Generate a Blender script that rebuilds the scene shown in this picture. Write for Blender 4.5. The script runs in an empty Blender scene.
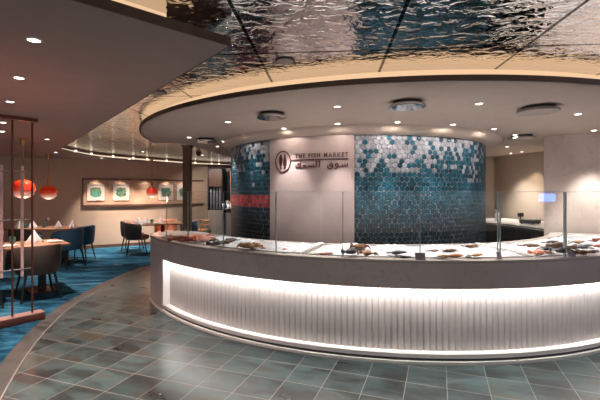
import bpy, math, random
from math import sin, cos, pi, radians as R
from mathutils import Vector, Matrix, noise

random.seed(7)
SC = bpy.context.scene
COL = SC.collection

# ------------------------------------------------------------------ camera
F, HOR, EYE = 390.0, 192.0, 1.5
cam = bpy.data.objects.new('camera', bpy.data.cameras.new('camera'))
COL.objects.link(cam)
cam.location = (0, 0, EYE)
cam.rotation_euler = (pi / 2, 0, 0)
cam.data.sensor_width = 36
cam.data.lens = F / 600 * 36
cam.data.shift_y = -(200 - HOR) / 600
cam.data.clip_start = 0.05
SC.camera = cam
# ------------------------------------------------------------------ world, exposure
W = bpy.data.worlds.new('world'); SC.world = W
W.use_nodes = True
bg = W.node_tree.nodes['Background']
bg.inputs[0].default_value = (1.0, 0.87, 0.81, 1)
bg.inputs[1].default_value = 0.62
SC.view_settings.view_transform = 'Standard'
SC.view_settings.look = 'None'
SC.view_settings.gamma = 1
SC.view_settings.use_curve_mapping = False
SC.view_settings.exposure = 0.5
SC.cycles.use_denoising = True
SC.cycles.max_bounces = 8
SC.cycles.transparent_max_bounces = 16
SC.cycles.sample_clamp_indirect = 6
# brightness of the lights (the lamps themselves are built with their fixtures)
L_STRIP, L_COVE, L_FAR = 22.0, .56, .62
W_SOFFIT, W_WASH, W_DINE, W_PIC, W_NEAR = 62.0, 11.0, 68.0, 4.5, 110.0

# ------------------------------------------------------------------ pixel helpers (set-out from the plan)
def at(px, py, Y):
    return Vector(((px - 300) * Y / F, Y, EYE + (HOR - py) * Y / F))

def on(px, py, Z):
    return at(px, py, F * (EYE - Z) / (py - HOR))

def ray_circle(px, c, r, far=False):
    dx = (px - 300) / F
    a = dx * dx + 1; b = -2 * (dx * c[0] + c[1]); k = c[0] ** 2 + c[1] ** 2 - r * r
    d = max(b * b - 4 * a * k, 0) ** .5
    Y = (-b + d) / (2 * a) if far else (-b - d) / (2 * a)
    X = dx * Y
    return X, Y, math.atan2(X - c[0], c[1] - Y)

def pol(c, r, a):
    return (c[0] + r * sin(a), c[1] - r * cos(a))

# ------------------------------------------------------------------ mesh builder
class MB:
    def __init__(s):
        s.v = []; s.f = []; s.uv = None
    def add(s, vs, fs):
        o = len(s.v); s.v += [tuple(v) for v in vs]; s.f += [tuple(i + o for i in f) for f in fs]; return s
    def box(s, c, d, rz=0):
        x, y, z = (k / 2 for k in d); ca, sa = cos(rz), sin(rz)
        vs = []
        for sx, sy, sz in ((-1,-1,-1),(1,-1,-1),(1,1,-1),(-1,1,-1),(-1,-1,1),(1,-1,1),(1,1,1),(-1,1,1)):
            X, Y = sx * x, sy * y
            vs.append((c[0] + X * ca - Y * sa, c[1] + X * sa + Y * ca, c[2] + sz * z))
        return s.add(vs, [(0,3,2,1),(4,5,6,7),(0,1,5,4),(1,2,6,5),(2,3,7,6),(3,0,4,7)])
    def tube(s, p0, p1, r0, r1=None, n=12):
        r1 = r0 if r1 is None else r1
        p0, p1 = Vector(p0), Vector(p1); d = (p1 - p0).normalized()
        u = d.cross(Vector((0, 0, 1)) if abs(d.z) < .9 else Vector((1, 0, 0))).normalized(); w = d.cross(u)
        vs = []
        for p, r in ((p0, r0), (p1, r1)):
            for k in range(n):
                a = 2 * pi * k / n; vs.append(p + (u * cos(a) + w * sin(a)) * r)
        fs = [(k, (k + 1) % n, n + (k + 1) % n, n + k) for k in range(n)] + [tuple(range(n - 1, -1, -1)), tuple(range(n, 2 * n))]
        return s.add(vs, fs)
    def path(s, pts, rs, n=8):
        pts = [Vector(p) for p in pts]; vs = []; m = len(pts)
        for i, p in enumerate(pts):
            d = (pts[min(i + 1, m - 1)] - pts[max(i - 1, 0)]).normalized()
            u = d.cross(Vector((0, 0, 1)) if abs(d.z) < .9 else Vector((1, 0, 0))).normalized(); w = d.cross(u)
            r = rs[i] if isinstance(rs, (list, tuple)) else rs
            for k in range(n):
                a = 2 * pi * k / n; vs.append(p + (u * cos(a) + w * sin(a)) * r)
        fs = [(i * n + k, i * n + (k + 1) % n, (i + 1) * n + (k + 1) % n, (i + 1) * n + k) for i in range(m - 1) for k in range(n)]
        fs += [tuple(range(n - 1, -1, -1)), tuple(range((m - 1) * n, m * n))]
        return s.add(vs, fs)
    def lathe(s, prof, c=(0, 0, 0), n=24, sx=1, sy=1, wob=None):
        vs = []; m = len(prof)
        for r, z in prof:
            for k in range(n):
                a = 2 * pi * k / n; q = r * (wob(a, z) if wob else 1)
                vs.append((c[0] + q * cos(a) * sx, c[1] + q * sin(a) * sy, c[2] + z))
        fs = [(i * n + k, i * n + (k + 1) % n, (i + 1) * n + (k + 1) % n, (i + 1) * n + k) for i in range(m - 1) for k in range(n)]
        fs += [tuple(range(n - 1, -1, -1)), tuple(range((m - 1) * n, m * n))]
        return s.add(vs, fs)
    def prism(s, poly, z0, z1):
        n = len(poly)
        A = sum(poly[i][0] * poly[(i + 1) % n][1] - poly[(i + 1) % n][0] * poly[i][1] for i in range(n))
        if A < 0: poly = poly[::-1]
        vs = [(x, y, z0) for x, y in poly] + [(x, y, z1) for x, y in poly]
        return s.add(vs, [tuple(range(n - 1, -1, -1)), tuple(range(n, 2 * n))] + [(k, (k + 1) % n, n + (k + 1) % n, n + k) for k in range(n)])
    def sweep(s, prof, c, a0, a1, n, closed=True, uvs=False):
        """profile: list of (r, z) (or a function of the angle) carried round the centre"""
        vs = []; full = abs(a1 - a0) > 2 * pi - 1e-4
        for i in range(n + (0 if full else 1)):
            a = a0 + (a1 - a0) * i / n
            p = prof(a) if callable(prof) else prof
            m = len(p)
            vs += [(*pol(c, r, a), z) for r, z in p]
        N = n if full else n + 1
        fs = []
        for i in range(n):
            j = (i + 1) % N
            for k in range(m if closed else m - 1):
                l = (k + 1) % m
                fs.append((i * m + k, j * m + k, j * m + l, i * m + l))
        if closed and not full:
            fs += [tuple(range(m)), tuple(n * m + k for k in range(m - 1, -1, -1))]
        return s.add(vs, fs)
    def build(s, name, mat, parent=None, smooth=False, angle=40, bevel=0):
        me = bpy.data.meshes.new(name); me.from_pydata(s.v, [], s.f); me.update()
        import bmesh
        bm = bmesh.new(); bm.from_mesh(me); bmesh.ops.recalc_face_normals(bm, faces=bm.faces)
        if bevel: 
            ed = [e for e in bm.edges if len(e.link_faces) == 2 and e.calc_face_angle(0) > R(35)]
            bmesh.ops.bevel(bm, geom=ed, offset=bevel, segments=2, affect='EDGES', profile=.6)
        bm.to_mesh(me); bm.free()
        o = bpy.data.objects.new(name, me); COL.objects.link(o)
        me.materials.append(mat)
        if smooth or bevel:
            for p in me.polygons: p.use_smooth = True
            try: me.set_sharp_from_angle(angle=R(angle))
            except Exception: pass
        if parent is not None: o.parent = parent
        return o

def tag(o, label=None, cat=None, group=None, kind=None):
    if label: o['label'] = label
    if cat: o['category'] = cat
    if group: o['group'] = group
    if kind: o['kind'] = kind
    return o

def thing(name, label, cat, loc=(0, 0, 0), rz=0, group=None):
    o = bpy.data.objects.new(name, None); COL.objects.link(o)
    o.empty_display_size = .1
    o.location = loc; o.rotation_euler = (0, 0, rz)
    return tag(o, label, cat, group)

def struct(o, label=None):
    o['kind'] = 'structure'
    if label: o['label'] = label
    return o

def kids(o):
    return [c for c in bpy.data.objects if c.parent == o]

def dup(o, loc, rz, label, group=None, cat=None):
    def cp(a, par):
        b = a.copy(); COL.objects.link(b)
        b.parent = par
        for ch in kids(a): cp(ch, b)
        return b
    r = cp(o, None)
    r.location = loc; r.rotation_euler = (0, 0, rz); r['label'] = label
    if group: r['group'] = group
    if cat: r['category'] = cat
    return r

# ------------------------------------------------------------------ materials
def newmat(name):
    m = bpy.data.materials.new(name); m.use_nodes = True
    nt = m.node_tree; return m, nt, nt.nodes['Principled BSDF']

def nd(nt, t, **kw):
    n = nt.nodes.new(t)
    for k, v in kw.items():
        if k in n.inputs: n.inputs[k].default_value = v
        else: setattr(n, k, v)
    return n

def ramp(nt, stops, src, interp='LINEAR'):
    r = nt.nodes.new('ShaderNodeValToRGB'); cr = r.color_ramp; cr.interpolation = interp
    while len(cr.elements) < len(stops): cr.elements.new(.5)
    for e, (p, c) in zip(cr.elements, stops): e.position = p; e.color = (*c, 1)
    nt.links.new(src, r.inputs[0]); return r

def mat(name, col, rough=.5, metal=0, var=.12, scale=6, bump=0, bscale=60, emit=None, estr=0, stretch=(1, 1, 1), spec=.5, coat=0, sheen=0):
    m, nt, b = newmat(name)
    tc = nd(nt, 'ShaderNodeTexCoord'); mp = nd(nt, 'ShaderNodeMapping'); mp.inputs['Scale'].default_value = stretch
    nt.links.new(tc.outputs['Object'], mp.inputs['Vector'])
    no = nd(nt, 'ShaderNodeTexNoise', Scale=scale, Detail=5.0); nt.links.new(mp.outputs[0], no.inputs['Vector'])
    lo = tuple(max(c * (1 - var), 0) for c in col); hi = tuple(min(c * (1 + var), 1) for c in col)
    r = ramp(nt, [(.3, lo), (.7, hi)], no.outputs['Fac'])
    nt.links.new(r.outputs[0], b.inputs['Base Color'])
    b.inputs['Roughness'].default_value = rough; b.inputs['Metallic'].default_value = metal
    b.inputs['Specular IOR Level'].default_value = spec
    b.inputs['Coat Weight'].default_value = coat
    if sheen: b.inputs['Sheen Weight'].default_value = sheen
    if bump:
        n2 = nd(nt, 'ShaderNodeTexNoise', Scale=bscale, Detail=3.0); nt.links.new(mp.outputs[0], n2.inputs['Vector'])
        bp = nd(nt, 'ShaderNodeBump', Strength=bump, Distance=.01); nt.links.new(n2.outputs['Fac'], bp.inputs['Height'])
        nt.links.new(bp.outputs[0], b.inputs['Normal'])
    if emit:
        b.inputs['Emission Color'].default_value = (*emit, 1); b.inputs['Emission Strength'].default_value = estr
    return m

def glow(name, col, s, base=.8):
    m, nt, b = newmat(name)
    b.inputs['Base Color'].default_value = (base, base * .95, base * .9, 1)
    b.inputs['Emission Color'].default_value = (*col, 1); b.inputs['Emission Strength'].default_value = s
    return m

def marble(name, base, dark, vein, rough=.35):
    m, nt, b = newmat(name); tc = nd(nt, 'ShaderNodeTexCoord')
    n1 = nd(nt, 'ShaderNodeTexNoise', Scale=2.2, Detail=7.0, Distortion=.6); nt.links.new(tc.outputs['Object'], n1.inputs['Vector'])
    r1 = ramp(nt, [(.32, dark), (.6, base)], n1.outputs['Fac'])
    n2 = nd(nt, 'ShaderNodeTexNoise', Scale=7.0, Detail=6.0, Distortion=1.5); nt.links.new(tc.outputs['Object'], n2.inputs['Vector'])
    r2 = ramp(nt, [(.36, (1, 1, 1)), (.41, (0, 0, 0)), (1, (0, 0, 0))], n2.outputs['Fac'])
    mx = nd(nt, 'ShaderNodeMix'); mx.data_type = 'RGBA'
    mul = nd(nt, 'ShaderNodeMath'); mul.operation = 'MULTIPLY'; mul.inputs[1].default_value = .28
    nt.links.new(r2.outputs[0], mul.inputs[0]); nt.links.new(mul.outputs[0], mx.inputs['Factor'])
    nt.links.new(r1.outputs[0], mx.inputs['A']); mx.inputs['B'].default_value = (*vein, 1)
    nt.links.new(mx.outputs['Result'], b.inputs['Base Color']); b.inputs['Roughness'].default_value = rough
    return m

def mat_floor():
    m, nt, b = newmat('slate_tile'); tc = nd(nt, 'ShaderNodeTexCoord')
    mp = nd(nt, 'ShaderNodeMapping'); mp.vector_type = 'TEXTURE'
    # grid runs 19.6 degrees off the view: u across, v along
    mp.inputs['Rotation'].default_value = (0, 0, -R(19.62))
    u0, v0 = -1.760, 2.271
    ca, sa = cos(R(19.62)), sin(R(19.62))
    mp.inputs['Location'].default_value = (u0 * ca + v0 * sa, -u0 * sa + v0 * ca, 0)
    nt.links.new(tc.outputs['Object'], mp.inputs['Vector'])
    br = nd(nt, 'ShaderNodeTexBrick', Scale=1.0); br.offset = 0; br.squash = 1
    br.inputs['Brick Width'].default_value = .303; br.inputs['Row Height'].default_value = .303
    br.inputs['Mortar Size'].default_value = .0026; br.inputs['Mortar Smooth'].default_value = .2; br.inputs['Bias'].default_value = 0
    br.inputs['Color1'].default_value = (0, 0, 0, 1); br.inputs['Color2'].default_value = (1, 1, 1, 1); br.inputs['Mortar'].default_value = (.5, .5, .5, 1)
    nt.links.new(mp.outputs[0], br.inputs['Vector'])
    n1 = nd(nt, 'ShaderNodeTexNoise', Scale=2.3, Detail=6.0, Roughness=.55, Distortion=.3); 
    # tile by tile the cloudy pattern jumps, as separate slabs do
    ad = nd(nt, 'ShaderNodeVectorMath'); ad.operation = 'MULTIPLY_ADD'
    nt.links.new(br.outputs['Color'], ad.inputs[0]); ad.inputs[1].default_value = (9, 5, 3); nt.links.new(mp.outputs[0], ad.inputs[2])
    st = nd(nt, 'ShaderNodeMapping'); st.inputs['Scale'].default_value = (.8, 2.0, 1); nt.links.new(ad.outputs[0], st.inputs['Vector'])
    nt.links.new(st.outputs[0], n1.inputs['Vector'])
    r1 = ramp(nt, [(.26, (.018, .021, .022)), (.42, (.036, .047, .048)), (.55, (.070, .112, .116)), (.64, (.078, .078, .066)), (.76, (.095, .058, .038))], n1.outputs['Fac'])
    tint = nd(nt, 'ShaderNodeMix'); tint.data_type = 'RGBA'; tint.blend_type = 'MULTIPLY'; tint.inputs['Factor'].default_value = 1
    r2 = ramp(nt, [(0, (.72, .74, .76)), (.5, (1.0, .98, .95)), (1, (1.18, 1.22, 1.2))], br.outputs['Color'])
    nt.links.new(r1.outputs[0], tint.inputs['A']); nt.links.new(r2.outputs[0], tint.inputs['B'])
    mx = nd(nt, 'ShaderNodeMix'); mx.data_type = 'RGBA'; nt.links.new(br.outputs['Fac'], mx.inputs['Factor'])
    nt.links.new(tint.outputs['Result'], mx.inputs['A']); mx.inputs['B'].default_value = (.36, .32, .29, 1)
    nt.links.new(mx.outputs['Result'], b.inputs['Base Color'])
    rr = ramp(nt, [(.3, (.27,) * 3), (.7, (.36,) * 3)], n1.outputs['Fac']); nt.links.new(rr.outputs[0], b.inputs['Roughness'])
    bp = nd(nt, 'ShaderNodeBump', Strength=.25, Distance=.004); bp.invert = True; nt.links.new(br.outputs['Fac'], bp.inputs['Height'])
    bp2 = nd(nt, 'ShaderNodeBump', Strength=.05, Distance=.004); nt.links.new(n1.outputs['Fac'], bp2.inputs['Height']); nt.links.new(bp.outputs[0], bp2.inputs['Normal'])
    nt.links.new(bp2.outputs[0], b.inputs['Normal'])
    return m

def mat_carpet():
    m, nt, b = newmat('blue_carpet'); tc = nd(nt, 'ShaderNodeTexCoord')
    mp = nd(nt, 'ShaderNodeMapping'); mp.inputs['Rotation'].default_value = (0, 0, R(-25)); mp.inputs['Scale'].default_value = (.7, 2.4, 1)
    nt.links.new(tc.outputs['Object'], mp.inputs['Vector'])
    n1 = nd(nt, 'ShaderNodeTexNoise', Scale=1.9, Detail=9.0, Roughness=.66, Distortion=1.2); nt.links.new(mp.outputs[0], n1.inputs['Vector'])
    r1 = ramp(nt, [(.28, (.006, .02, .04)), (.43, (.012, .06, .11)), (.53, (.025, .13, .22)), (.62, (.07, .23, .34)), (.72, (.28, .31, .34)), (.8, (.14, .11, .10))], n1.outputs['Fac'])
    nt.links.new(r1.outputs[0], b.inputs['Base Color']); b.inputs['Roughness'].default_value = .95
    b.inputs['Specular IOR Level'].default_value = .1
    n2 = nd(nt, 'ShaderNodeTexNoise', Scale=220.0); nt.links.new(tc.outputs['Object'], n2.inputs['Vector'])
    bp = nd(nt, 'ShaderNodeBump', Strength=.5, Distance=.004); nt.links.new(n2.outputs['Fac'], bp.inputs['Height']); nt.links.new(bp.outputs[0], b.inputs['Normal'])
    return m

def mat_mirror():
    """hammered mirror-metal panels with thin dark joints"""
    m, nt, b = newmat('hammered_mirror'); tc = nd(nt, 'ShaderNodeTexCoord')
    mp = nd(nt, 'ShaderNodeMapping'); mp.vector_type = 'TEXTURE'; mp.inputs['Rotation'].default_value = (0, 0, -R(4.4))
    p = at(388, 50, .97 * F / 142)                     # a crossing of two joints
    mp.inputs['Location'].default_value = (p.x, p.y, 0)
    nt.links.new(tc.outputs['Object'], mp.inputs['Vector'])
    br = nd(nt, 'ShaderNodeTexBrick', Scale=1.0); br.offset = 0
    br.inputs['Brick Width'].default_value = .905; br.inputs['Row Height'].default_value = 1.14
    br.inputs['Mortar Size'].default_value = .011; br.inputs['Mortar Smooth'].default_value = 0
    nt.links.new(mp.outputs[0], br.inputs['Vector'])
    n1 = nd(nt, 'ShaderNodeTexNoise', Scale=9.0, Detail=2.0, Roughness=.5, Distortion=1.1)
    st = nd(nt, 'ShaderNodeMapping'); st.inputs['Rotation'].default_value = (0, 0, R(30)); st.inputs['Scale'].default_value = (1, 1.6, 1)
    nt.links.new(tc.outputs['Object'], st.inputs['Vector']); nt.links.new(st.outputs[0], n1.inputs['Vector'])
    bp = nd(nt, 'ShaderNodeBump', Strength=.62, Distance=.012); nt.links.new(n1.outputs['Fac'], bp.inputs['Height'])
    nt.links.new(bp.outputs[0], b.inputs['Normal'])
    mx = nd(nt, 'ShaderNodeMix'); mx.data_type = 'RGBA'; nt.links.new(br.outputs['Fac'], mx.inputs['Factor'])
    mx.inputs['A'].default_value = (.62, .61, .60, 1); mx.inputs['B'].default_value = (.006, .005, .005, 1)
    nt.links.new(mx.outputs['Result'], b.inputs['Base Color'])
    b.inputs['Metallic'].default_value = 1; b.inputs['Roughness'].default_value = .04
    return m

def mat_tile():
    """glazed tiles; each tile carries its own colour, glaze and painted red reflection alike, with a little cloudiness"""
    m, nt, b = newmat('glazed_tile')
    at_ = nd(nt, 'ShaderNodeAttribute'); at_.attribute_name = 'glaze'
    tc = nd(nt, 'ShaderNodeTexCoord'); no = nd(nt, 'ShaderNodeTexNoise', Scale=40.0); nt.links.new(tc.outputs['Object'], no.inputs['Vector'])
    r = ramp(nt, [(.3, (.75, .75, .75)), (.7, (1.2, 1.2, 1.2))], no.outputs['Fac'])
    mx = nd(nt, 'ShaderNodeMix'); mx.data_type = 'RGBA'; mx.blend_type = 'MULTIPLY'; mx.inputs['Factor'].default_value = 1
    nt.links.new(at_.outputs['Color'], mx.inputs['A']); nt.links.new(r.outputs[0], mx.inputs['B'])
    nt.links.new(mx.outputs['Result'], b.inputs['Base Color']); b.inputs['Roughness'].default_value = .3; b.inputs['Specular IOR Level'].default_value = .35
    return m

def mat_glass(name, tint, fres=1.45):
    m, nt, b = newmat(name); nt.nodes.remove(b); out = nt.nodes['Material Output']
    tr = nd(nt, 'ShaderNodeBsdfTransparent'); tr.inputs[0].default_value = (*tint, 1)
    gl = nd(nt, 'ShaderNodeBsdfGlossy', Roughness=.01); gl.inputs[0].default_value = (1, 1, 1, 1)
    fr = nd(nt, 'ShaderNodeFresnel', IOR=fres); mx = nd(nt, 'ShaderNodeMixShader')
    ge = nd(nt, 'ShaderNodeNewGeometry'); iv = nd(nt, 'ShaderNodeMath'); iv.operation = 'SUBTRACT'; iv.inputs[0].default_value = 1
    nt.links.new(ge.outputs['Backfacing'], iv.inputs[1]); fm = nd(nt, 'ShaderNodeMath'); fm.operation = 'MULTIPLY'
    nt.links.new(fr.outputs[0], fm.inputs[0]); nt.links.new(iv.outputs[0], fm.inputs[1])
    nt.links.new(fm.outputs[0], mx.inputs[0]); nt.links.new(tr.outputs[0], mx.inputs[1]); nt.links.new(gl.outputs[0], mx.inputs[2])
    nt.links.new(mx.outputs[0], out.inputs[0]); return m

def mat_shade():
    """blown glass globe: orange-red at the top running to milky white at the bottom, lit from within"""
    m, nt, b = newmat('orange_glass'); tc = nd(nt, 'ShaderNodeTexCoord'); s = nd(nt, 'ShaderNodeSeparateXYZ')
    nt.links.new(tc.outputs['Generated'], s.inputs[0])
    r = ramp(nt, [(.0, (.90, .72, .64)), (.2, (.85, .50, .40)), (.42, (.66, .045, .015)), (.75, (.52, .022, .008)), (1, (.60, .06, .015))], s.outputs[2])
    nt.links.new(r.outputs[0], b.inputs['Base Color']); nt.links.new(r.outputs[0], b.inputs['Emission Color'])
    b.inputs['Emission Strength'].default_value = .24; b.inputs['Roughness'].default_value = .08; b.inputs['Coat Weight'].default_value = .6
    return m

def mat_art(seed):
    m, nt, b = newmat('teal_print'); tc = nd(nt, 'ShaderNodeTexCoord')
    mp = nd(nt, 'ShaderNodeMapping'); mp.inputs['Location'].default_value = (seed * 3.1, 0, seed * 1.7); nt.links.new(tc.outputs['Object'], mp.inputs[0])
    vo = nd(nt, 'ShaderNodeTexVoronoi', Scale=22.0); nt.links.new(mp.outputs[0], vo.inputs['Vector'])
    r = ramp(nt, [(.0, (.01, .10, .09)), (.3, (.02, .22, .20)), (.55, (.08, .36, .32)), (.8, (.20, .24, .08)), (1, (.02, .06, .06))], vo.outputs['Color'])
    nt.links.new(r.outputs[0], b.inputs['Base Color']); b.inputs['Roughness'].default_value = .6
    return m

M = dict(
    floor=mat_floor(), carpet=mat_carpet(), mirror=mat_mirror(),
    border=mat('stone_border', (.085, .085, .078), .45, var=.3, scale=5),
    grout=mat('pale_grout', (.30, .27, .24), .8),
    soffit=mat('taupe_plaster', (.60, .49, .42), .85, var=.03),
    lowceil=mat('brown_plaster', (.43, .32, .275), .8, var=.03),
    bronze=mat('bronze_trim', (.16, .095, .07), .45, metal=.3),
    cream=mat('cream_ledge', (.75, .62, .48), .7, var=.03),
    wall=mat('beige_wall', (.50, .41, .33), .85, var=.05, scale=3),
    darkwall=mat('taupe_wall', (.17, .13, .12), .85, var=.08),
    wood=mat('ash_wood', (.56, .41, .31), .5, var=.2, scale=4, stretch=(1, 1, 14)),
    marble=marble('beige_marble', (.68, .575, .52), (.58, .48, .43), (.42, .32, .28), .4),
    pinkstone=marble('rose_stone', (.46, .37, .36), (.42, .335, .325), (.38, .295, .285), .38),
    stone=marble('taupe_stone', (.62, .535, .52), (.55, .47, .455), (.42, .345, .33), .42),
    top=marble('pale_quartz', (.50, .45, .42), (.44, .39, .365), (.38, .33, .31), .25),
    fluted=mat('fluted_white', (.70, .655, .63), .5, var=.03),
    white=mat('white_lacquer', (.88, .85, .83), .4, var=.03),
    steel=mat('brushed_steel', (.42, .40, .39), .32, metal=.9, var=.08),
    darksteel=mat('dark_steel', (.05, .048, .05), .35, metal=.6),
    black=mat('black_metal', (.012, .011, .011), .4),
    ledw=glow('led_white', (1, .955, .92), L_STRIP), cove_glow=glow('warm_cove_glow', (1, .64, .37), L_COVE, .3), cove_glow_far=glow('far_cove_glow', (1, .78, .54), L_FAR, .3),
    ledlow=glow('led_low', (1, .95, .91), .7), pin=glow('light_pin', (1, .84, .64), 1.3), lens=glow('lamp_lens', (1, .90, .80), 9),
    glass=mat_glass('clear_glass', (.975, .985, .98), 1.42), edge=mat('glass_edge', (.34, .43, .44), .08, spec=.8),
    ice=mat('crushed_ice', (.55, .56, .59), .35, var=.12, scale=60, bump=.8, bscale=90),
    sign=mat('bronze_letter', (.075, .022, .022), .4, metal=.2),
    brass=mat('aged_brass', (.42, .24, .09), .3, metal=.9), copper=mat('dark_copper', (.15, .055, .04), .35, metal=.6),
    rose=mat('rose_metal', (.86, .58, .54), .4), shade=mat_shade(),
    tabletop=mat('oak_top', (.34, .17, .10), .35, var=.2, scale=5, stretch=(1, 9, 1)),
    brownhide=mat('brown_leather', (.085, .06, .048), .5, bump=.15), bluehide=mat('blue_upholstery', (.02, .10, .19), .6, bump=.15, sheen=.3),
    greyhide=mat('charcoal_upholstery', (.075, .075, .072), .6, bump=.15), orange=mat('tan_leather', (.47, .17, .09), .5, bump=.12),
    napkin=mat('white_linen', (.78, .74, .73), .8, bump=.2), plate=mat('white_china', (.72, .70, .68), .2),
    tealglass=mat('teal_glass', (.05, .22, .25), .1, spec=.7), clearcup=mat('smoky_glass', (.25, .22, .20), .1),
    curtain=mat('walnut_slats', (.10, .055, .04), .5, var=.25, scale=3, stretch=(14, 14, .6)),
    bluegrey=mat('frosted_blue', (.22, .24, .30), .25), lightwood=mat('light_bent_wood', (.52, .28, .14), .45, var=.15),
    greycab=mat('grey_laminate', (.34, .30, .285), .6, var=.04), backtop=mat('pale_worktop', (.58, .54, .51), .3),
    fridge=mat('black_drawer', (.02, .02, .022), .25, metal=.4),
)

# ------------------------------------------------------------------ plan constants
LOW, MIR = 2.35, 2.47                      # dropped soffits / mirrored ceiling
CC, CR = (1.37, 7.30), 3.93                # counter circle
DC, DR = (1.00, 7.37), 2.262               # tiled drum
SCN, SR = (1.38, 6.84), 3.88               # soffit disc
def crin(a):                               # inner radius of the counter
    d = math.degrees(a)
    return 2.86 + max(-d, 0) / 60 * .30 - max(d, 0) / 60 * .08

# ------------------------------------------------------------------ floor
struct(MB().box((0, 5, -.05), (26, 26, .1)).build('floor', M['floor']), 'grey-green slate tile floor laid in a square grid')
edge = [(-1.2, .2), (-1.62, 1.2), (-2.05, 2.2), (-2.60, 3.38), (-2.92, 4.24), (-3.10, 4.875), (-3.19, 5.42), (-3.25, 6.3), (-3.22, 7.2), (-3.08, 7.96), (-2.75, 8.9), (-2.2, 9.9), (-1.5, 11)]
def spline(P, n=8):
    out = []
    for i in range(len(P) - 1):
        p0, p1, p2, p3 = (Vector((*P[max(0, min(len(P) - 1, j))], 0)) for j in (i - 1, i, i + 1, i + 2))
        for k in range(n):
            t = k / n
            q = .5 * ((2 * p1) + (p2 - p0) * t + (2 * p0 - 5 * p1 + 4 * p2 - p3) * t * t + (3 * p1 - p0 - 3 * p2 + p3) * t ** 3)
            out.append((q.x, q.y))
    return out + [tuple(P[-1])]
E1 = spline(edge)
def offset(P, d):
    o = []
    for i, p in enumerate(P):
        a, b = P[max(i - 1, 0)], P[min(i + 1, len(P) - 1)]
        t = Vector((b[0] - a[0], b[1] - a[1], 0)).normalized()
        o.append((p[0] + t.y * d, p[1] - t.x * d))
    return o
struct(MB().prism(E1 + [(-1.5, 13), (-12, 13), (-12, -3), (-1.0, -3)], 0.0, .008).build('floor_carpet', M['carpet']), 'mottled blue carpet under the dining tables')
def strip(P, d0, d1, z0, z1):
    A, B = offset(P, d0), offset(P, d1); m = MB()
    for i in range(len(P) - 1):
        q = [A[i], B[i], B[i + 1], A[i + 1]]
        m.add([(*p, z1) for p in q], [(0, 1, 2, 3)])
    n = len(P)
    for i in range(n - 1):
        m.add([(*B[i], z0), (*B[i + 1], z0), (*B[i + 1], z1), (*B[i], z1)], [(0, 1, 2, 3)])
    return m
struct(strip(E1, -.004, .155, 0, .006).build('trim_1', M['border']), 'curved slate border between carpet and tiles')
struct(strip(E1, .155, .166, 0, .0065).build('trim_2', M['grout']), 'pale joint along the curved slate border')

# ------------------------------------------------------------------ ceilings
struct(MB().box((0, 5, MIR + .05), (26, 26, .1)).build('ceiling', M['mirror']), 'hammered mirror ceiling panels with dark joints')

def arc(c, r, d0, d1, n):
    return [pol(c, r, R(d0 + (d1 - d0) * i / n)) for i in range(n + 1)]
front = arc(SCN, SR, -89, 75, 96)
tail = [(9, 6.2), (9, 15), (-.9, 15), (-1.55, 9.9), (-1.70, 9.5), (-1.93, 7.5), (-2.03, 6.9), (-2.15, 6.76), (-2.45, 6.74)]
disc = front + tail
sof = struct(MB().prism(disc, LOW, LOW + .006).build('ceiling_round_soffit', M['soffit']), 'round taupe dropped soffit over the fish counter')
rim = MB(); rim.sweep([(SR - .02, LOW), (SR + .004, LOW), (SR + .004, LOW + .042), (SR - .02, LOW + .042)], SCN, R(-89), R(75), 120)
rim.build('soffit_rim', M['bronze'], sof, smooth=True)
led = MB(); led.sweep([(SR - .022, LOW + .006), (SR - .022, LOW + .05), (SR - .13, LOW + .05), (SR - .13, LOW + .006)], SCN, R(-89), R(75), 120)
led.build('cove_light', M['cove_glow'], sof, smooth=True)
led = MB(); led.sweep([(SR - .13, LOW + .05), (SR - .12, LOW + .05), (SR - .12, MIR), (SR - .13, MIR)], SCN, R(-89), R(75), 120)
led.build('cove_back', M['cove_glow'], sof, smooth=True)  # plaster back wall glows by itself, standing in for hidden LED light on it

# the brown ceiling over the dining side: two straight edges at the near corner, a long curve at the far end
tip = on(231, 46, LOW); far_end = on(60, 149, LOW); e1a = on(75, 0, LOW)
d1 = (e1a - tip).normalized()
e1b = tip + d1 * 9
curve_px = [(60, 149.4), (78, 153.6), (100, 157.3), (125, 159.5), (150, 161.4), (190, 164.2), (231, 166.4)]
cv = spline([tuple(on(x, y, LOW).xy) for x, y in curve_px], 6)
cv += [(-1.0, 13.6), (0.3, 14.2)]
low = [tuple(tip.xy)] + cv + [(.3, 16), (-12, 16), (-12, e1b.y)] + [tuple(e1b.xy)]
lc = struct(MB().prism(low, LOW, LOW + .006).build('ceiling_dining', M['lowceil']), 'brown dropped ceiling over the dining area')
def wallstrip(P, z0, z1, th=.012, side=1):
    m = MB(); Q = offset(P, th * side); n = len(P)
    for i in range(n - 1):
        q = [P[i], P[i + 1], Q[i + 1], Q[i]]
        m.prism(q, z0, z1)
    return m
ed1 = [tuple(e1b.xy), tuple(tip.xy)]
wallstrip(ed1, LOW - .001, LOW + .05, .012, -1).build('near_rim', M['bronze'], lc)
wallstrip([tuple(tip.xy), tuple(far_end.xy)], LOW - .001, LOW + .05, .012, -1).build('long_rim', M['bronze'], lc)
wallstrip(cv, LOW - .001, LOW + .022, .014, 1).build('far_rim', M['bronze'], lc, smooth=True)
q = offset(ed1, -.11); q[1] = (q[1][0] + d1.x * .34, q[1][1] + d1.y * .34)
wallstrip(q, LOW + .007, MIR, .01, -1).build('cove_back', M['cove_glow'], lc)  # lit look of this back wall is put in as emission
q = offset(ed1, -.035); q[1] = (q[1][0] + d1.x * .22, q[1][1] + d1.y * .22)
wallstrip(q, LOW + .055, LOW + .062, .03, -1).build('cove_light', M['cove_glow'], lc)
cvi = offset(cv, -.07)
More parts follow.
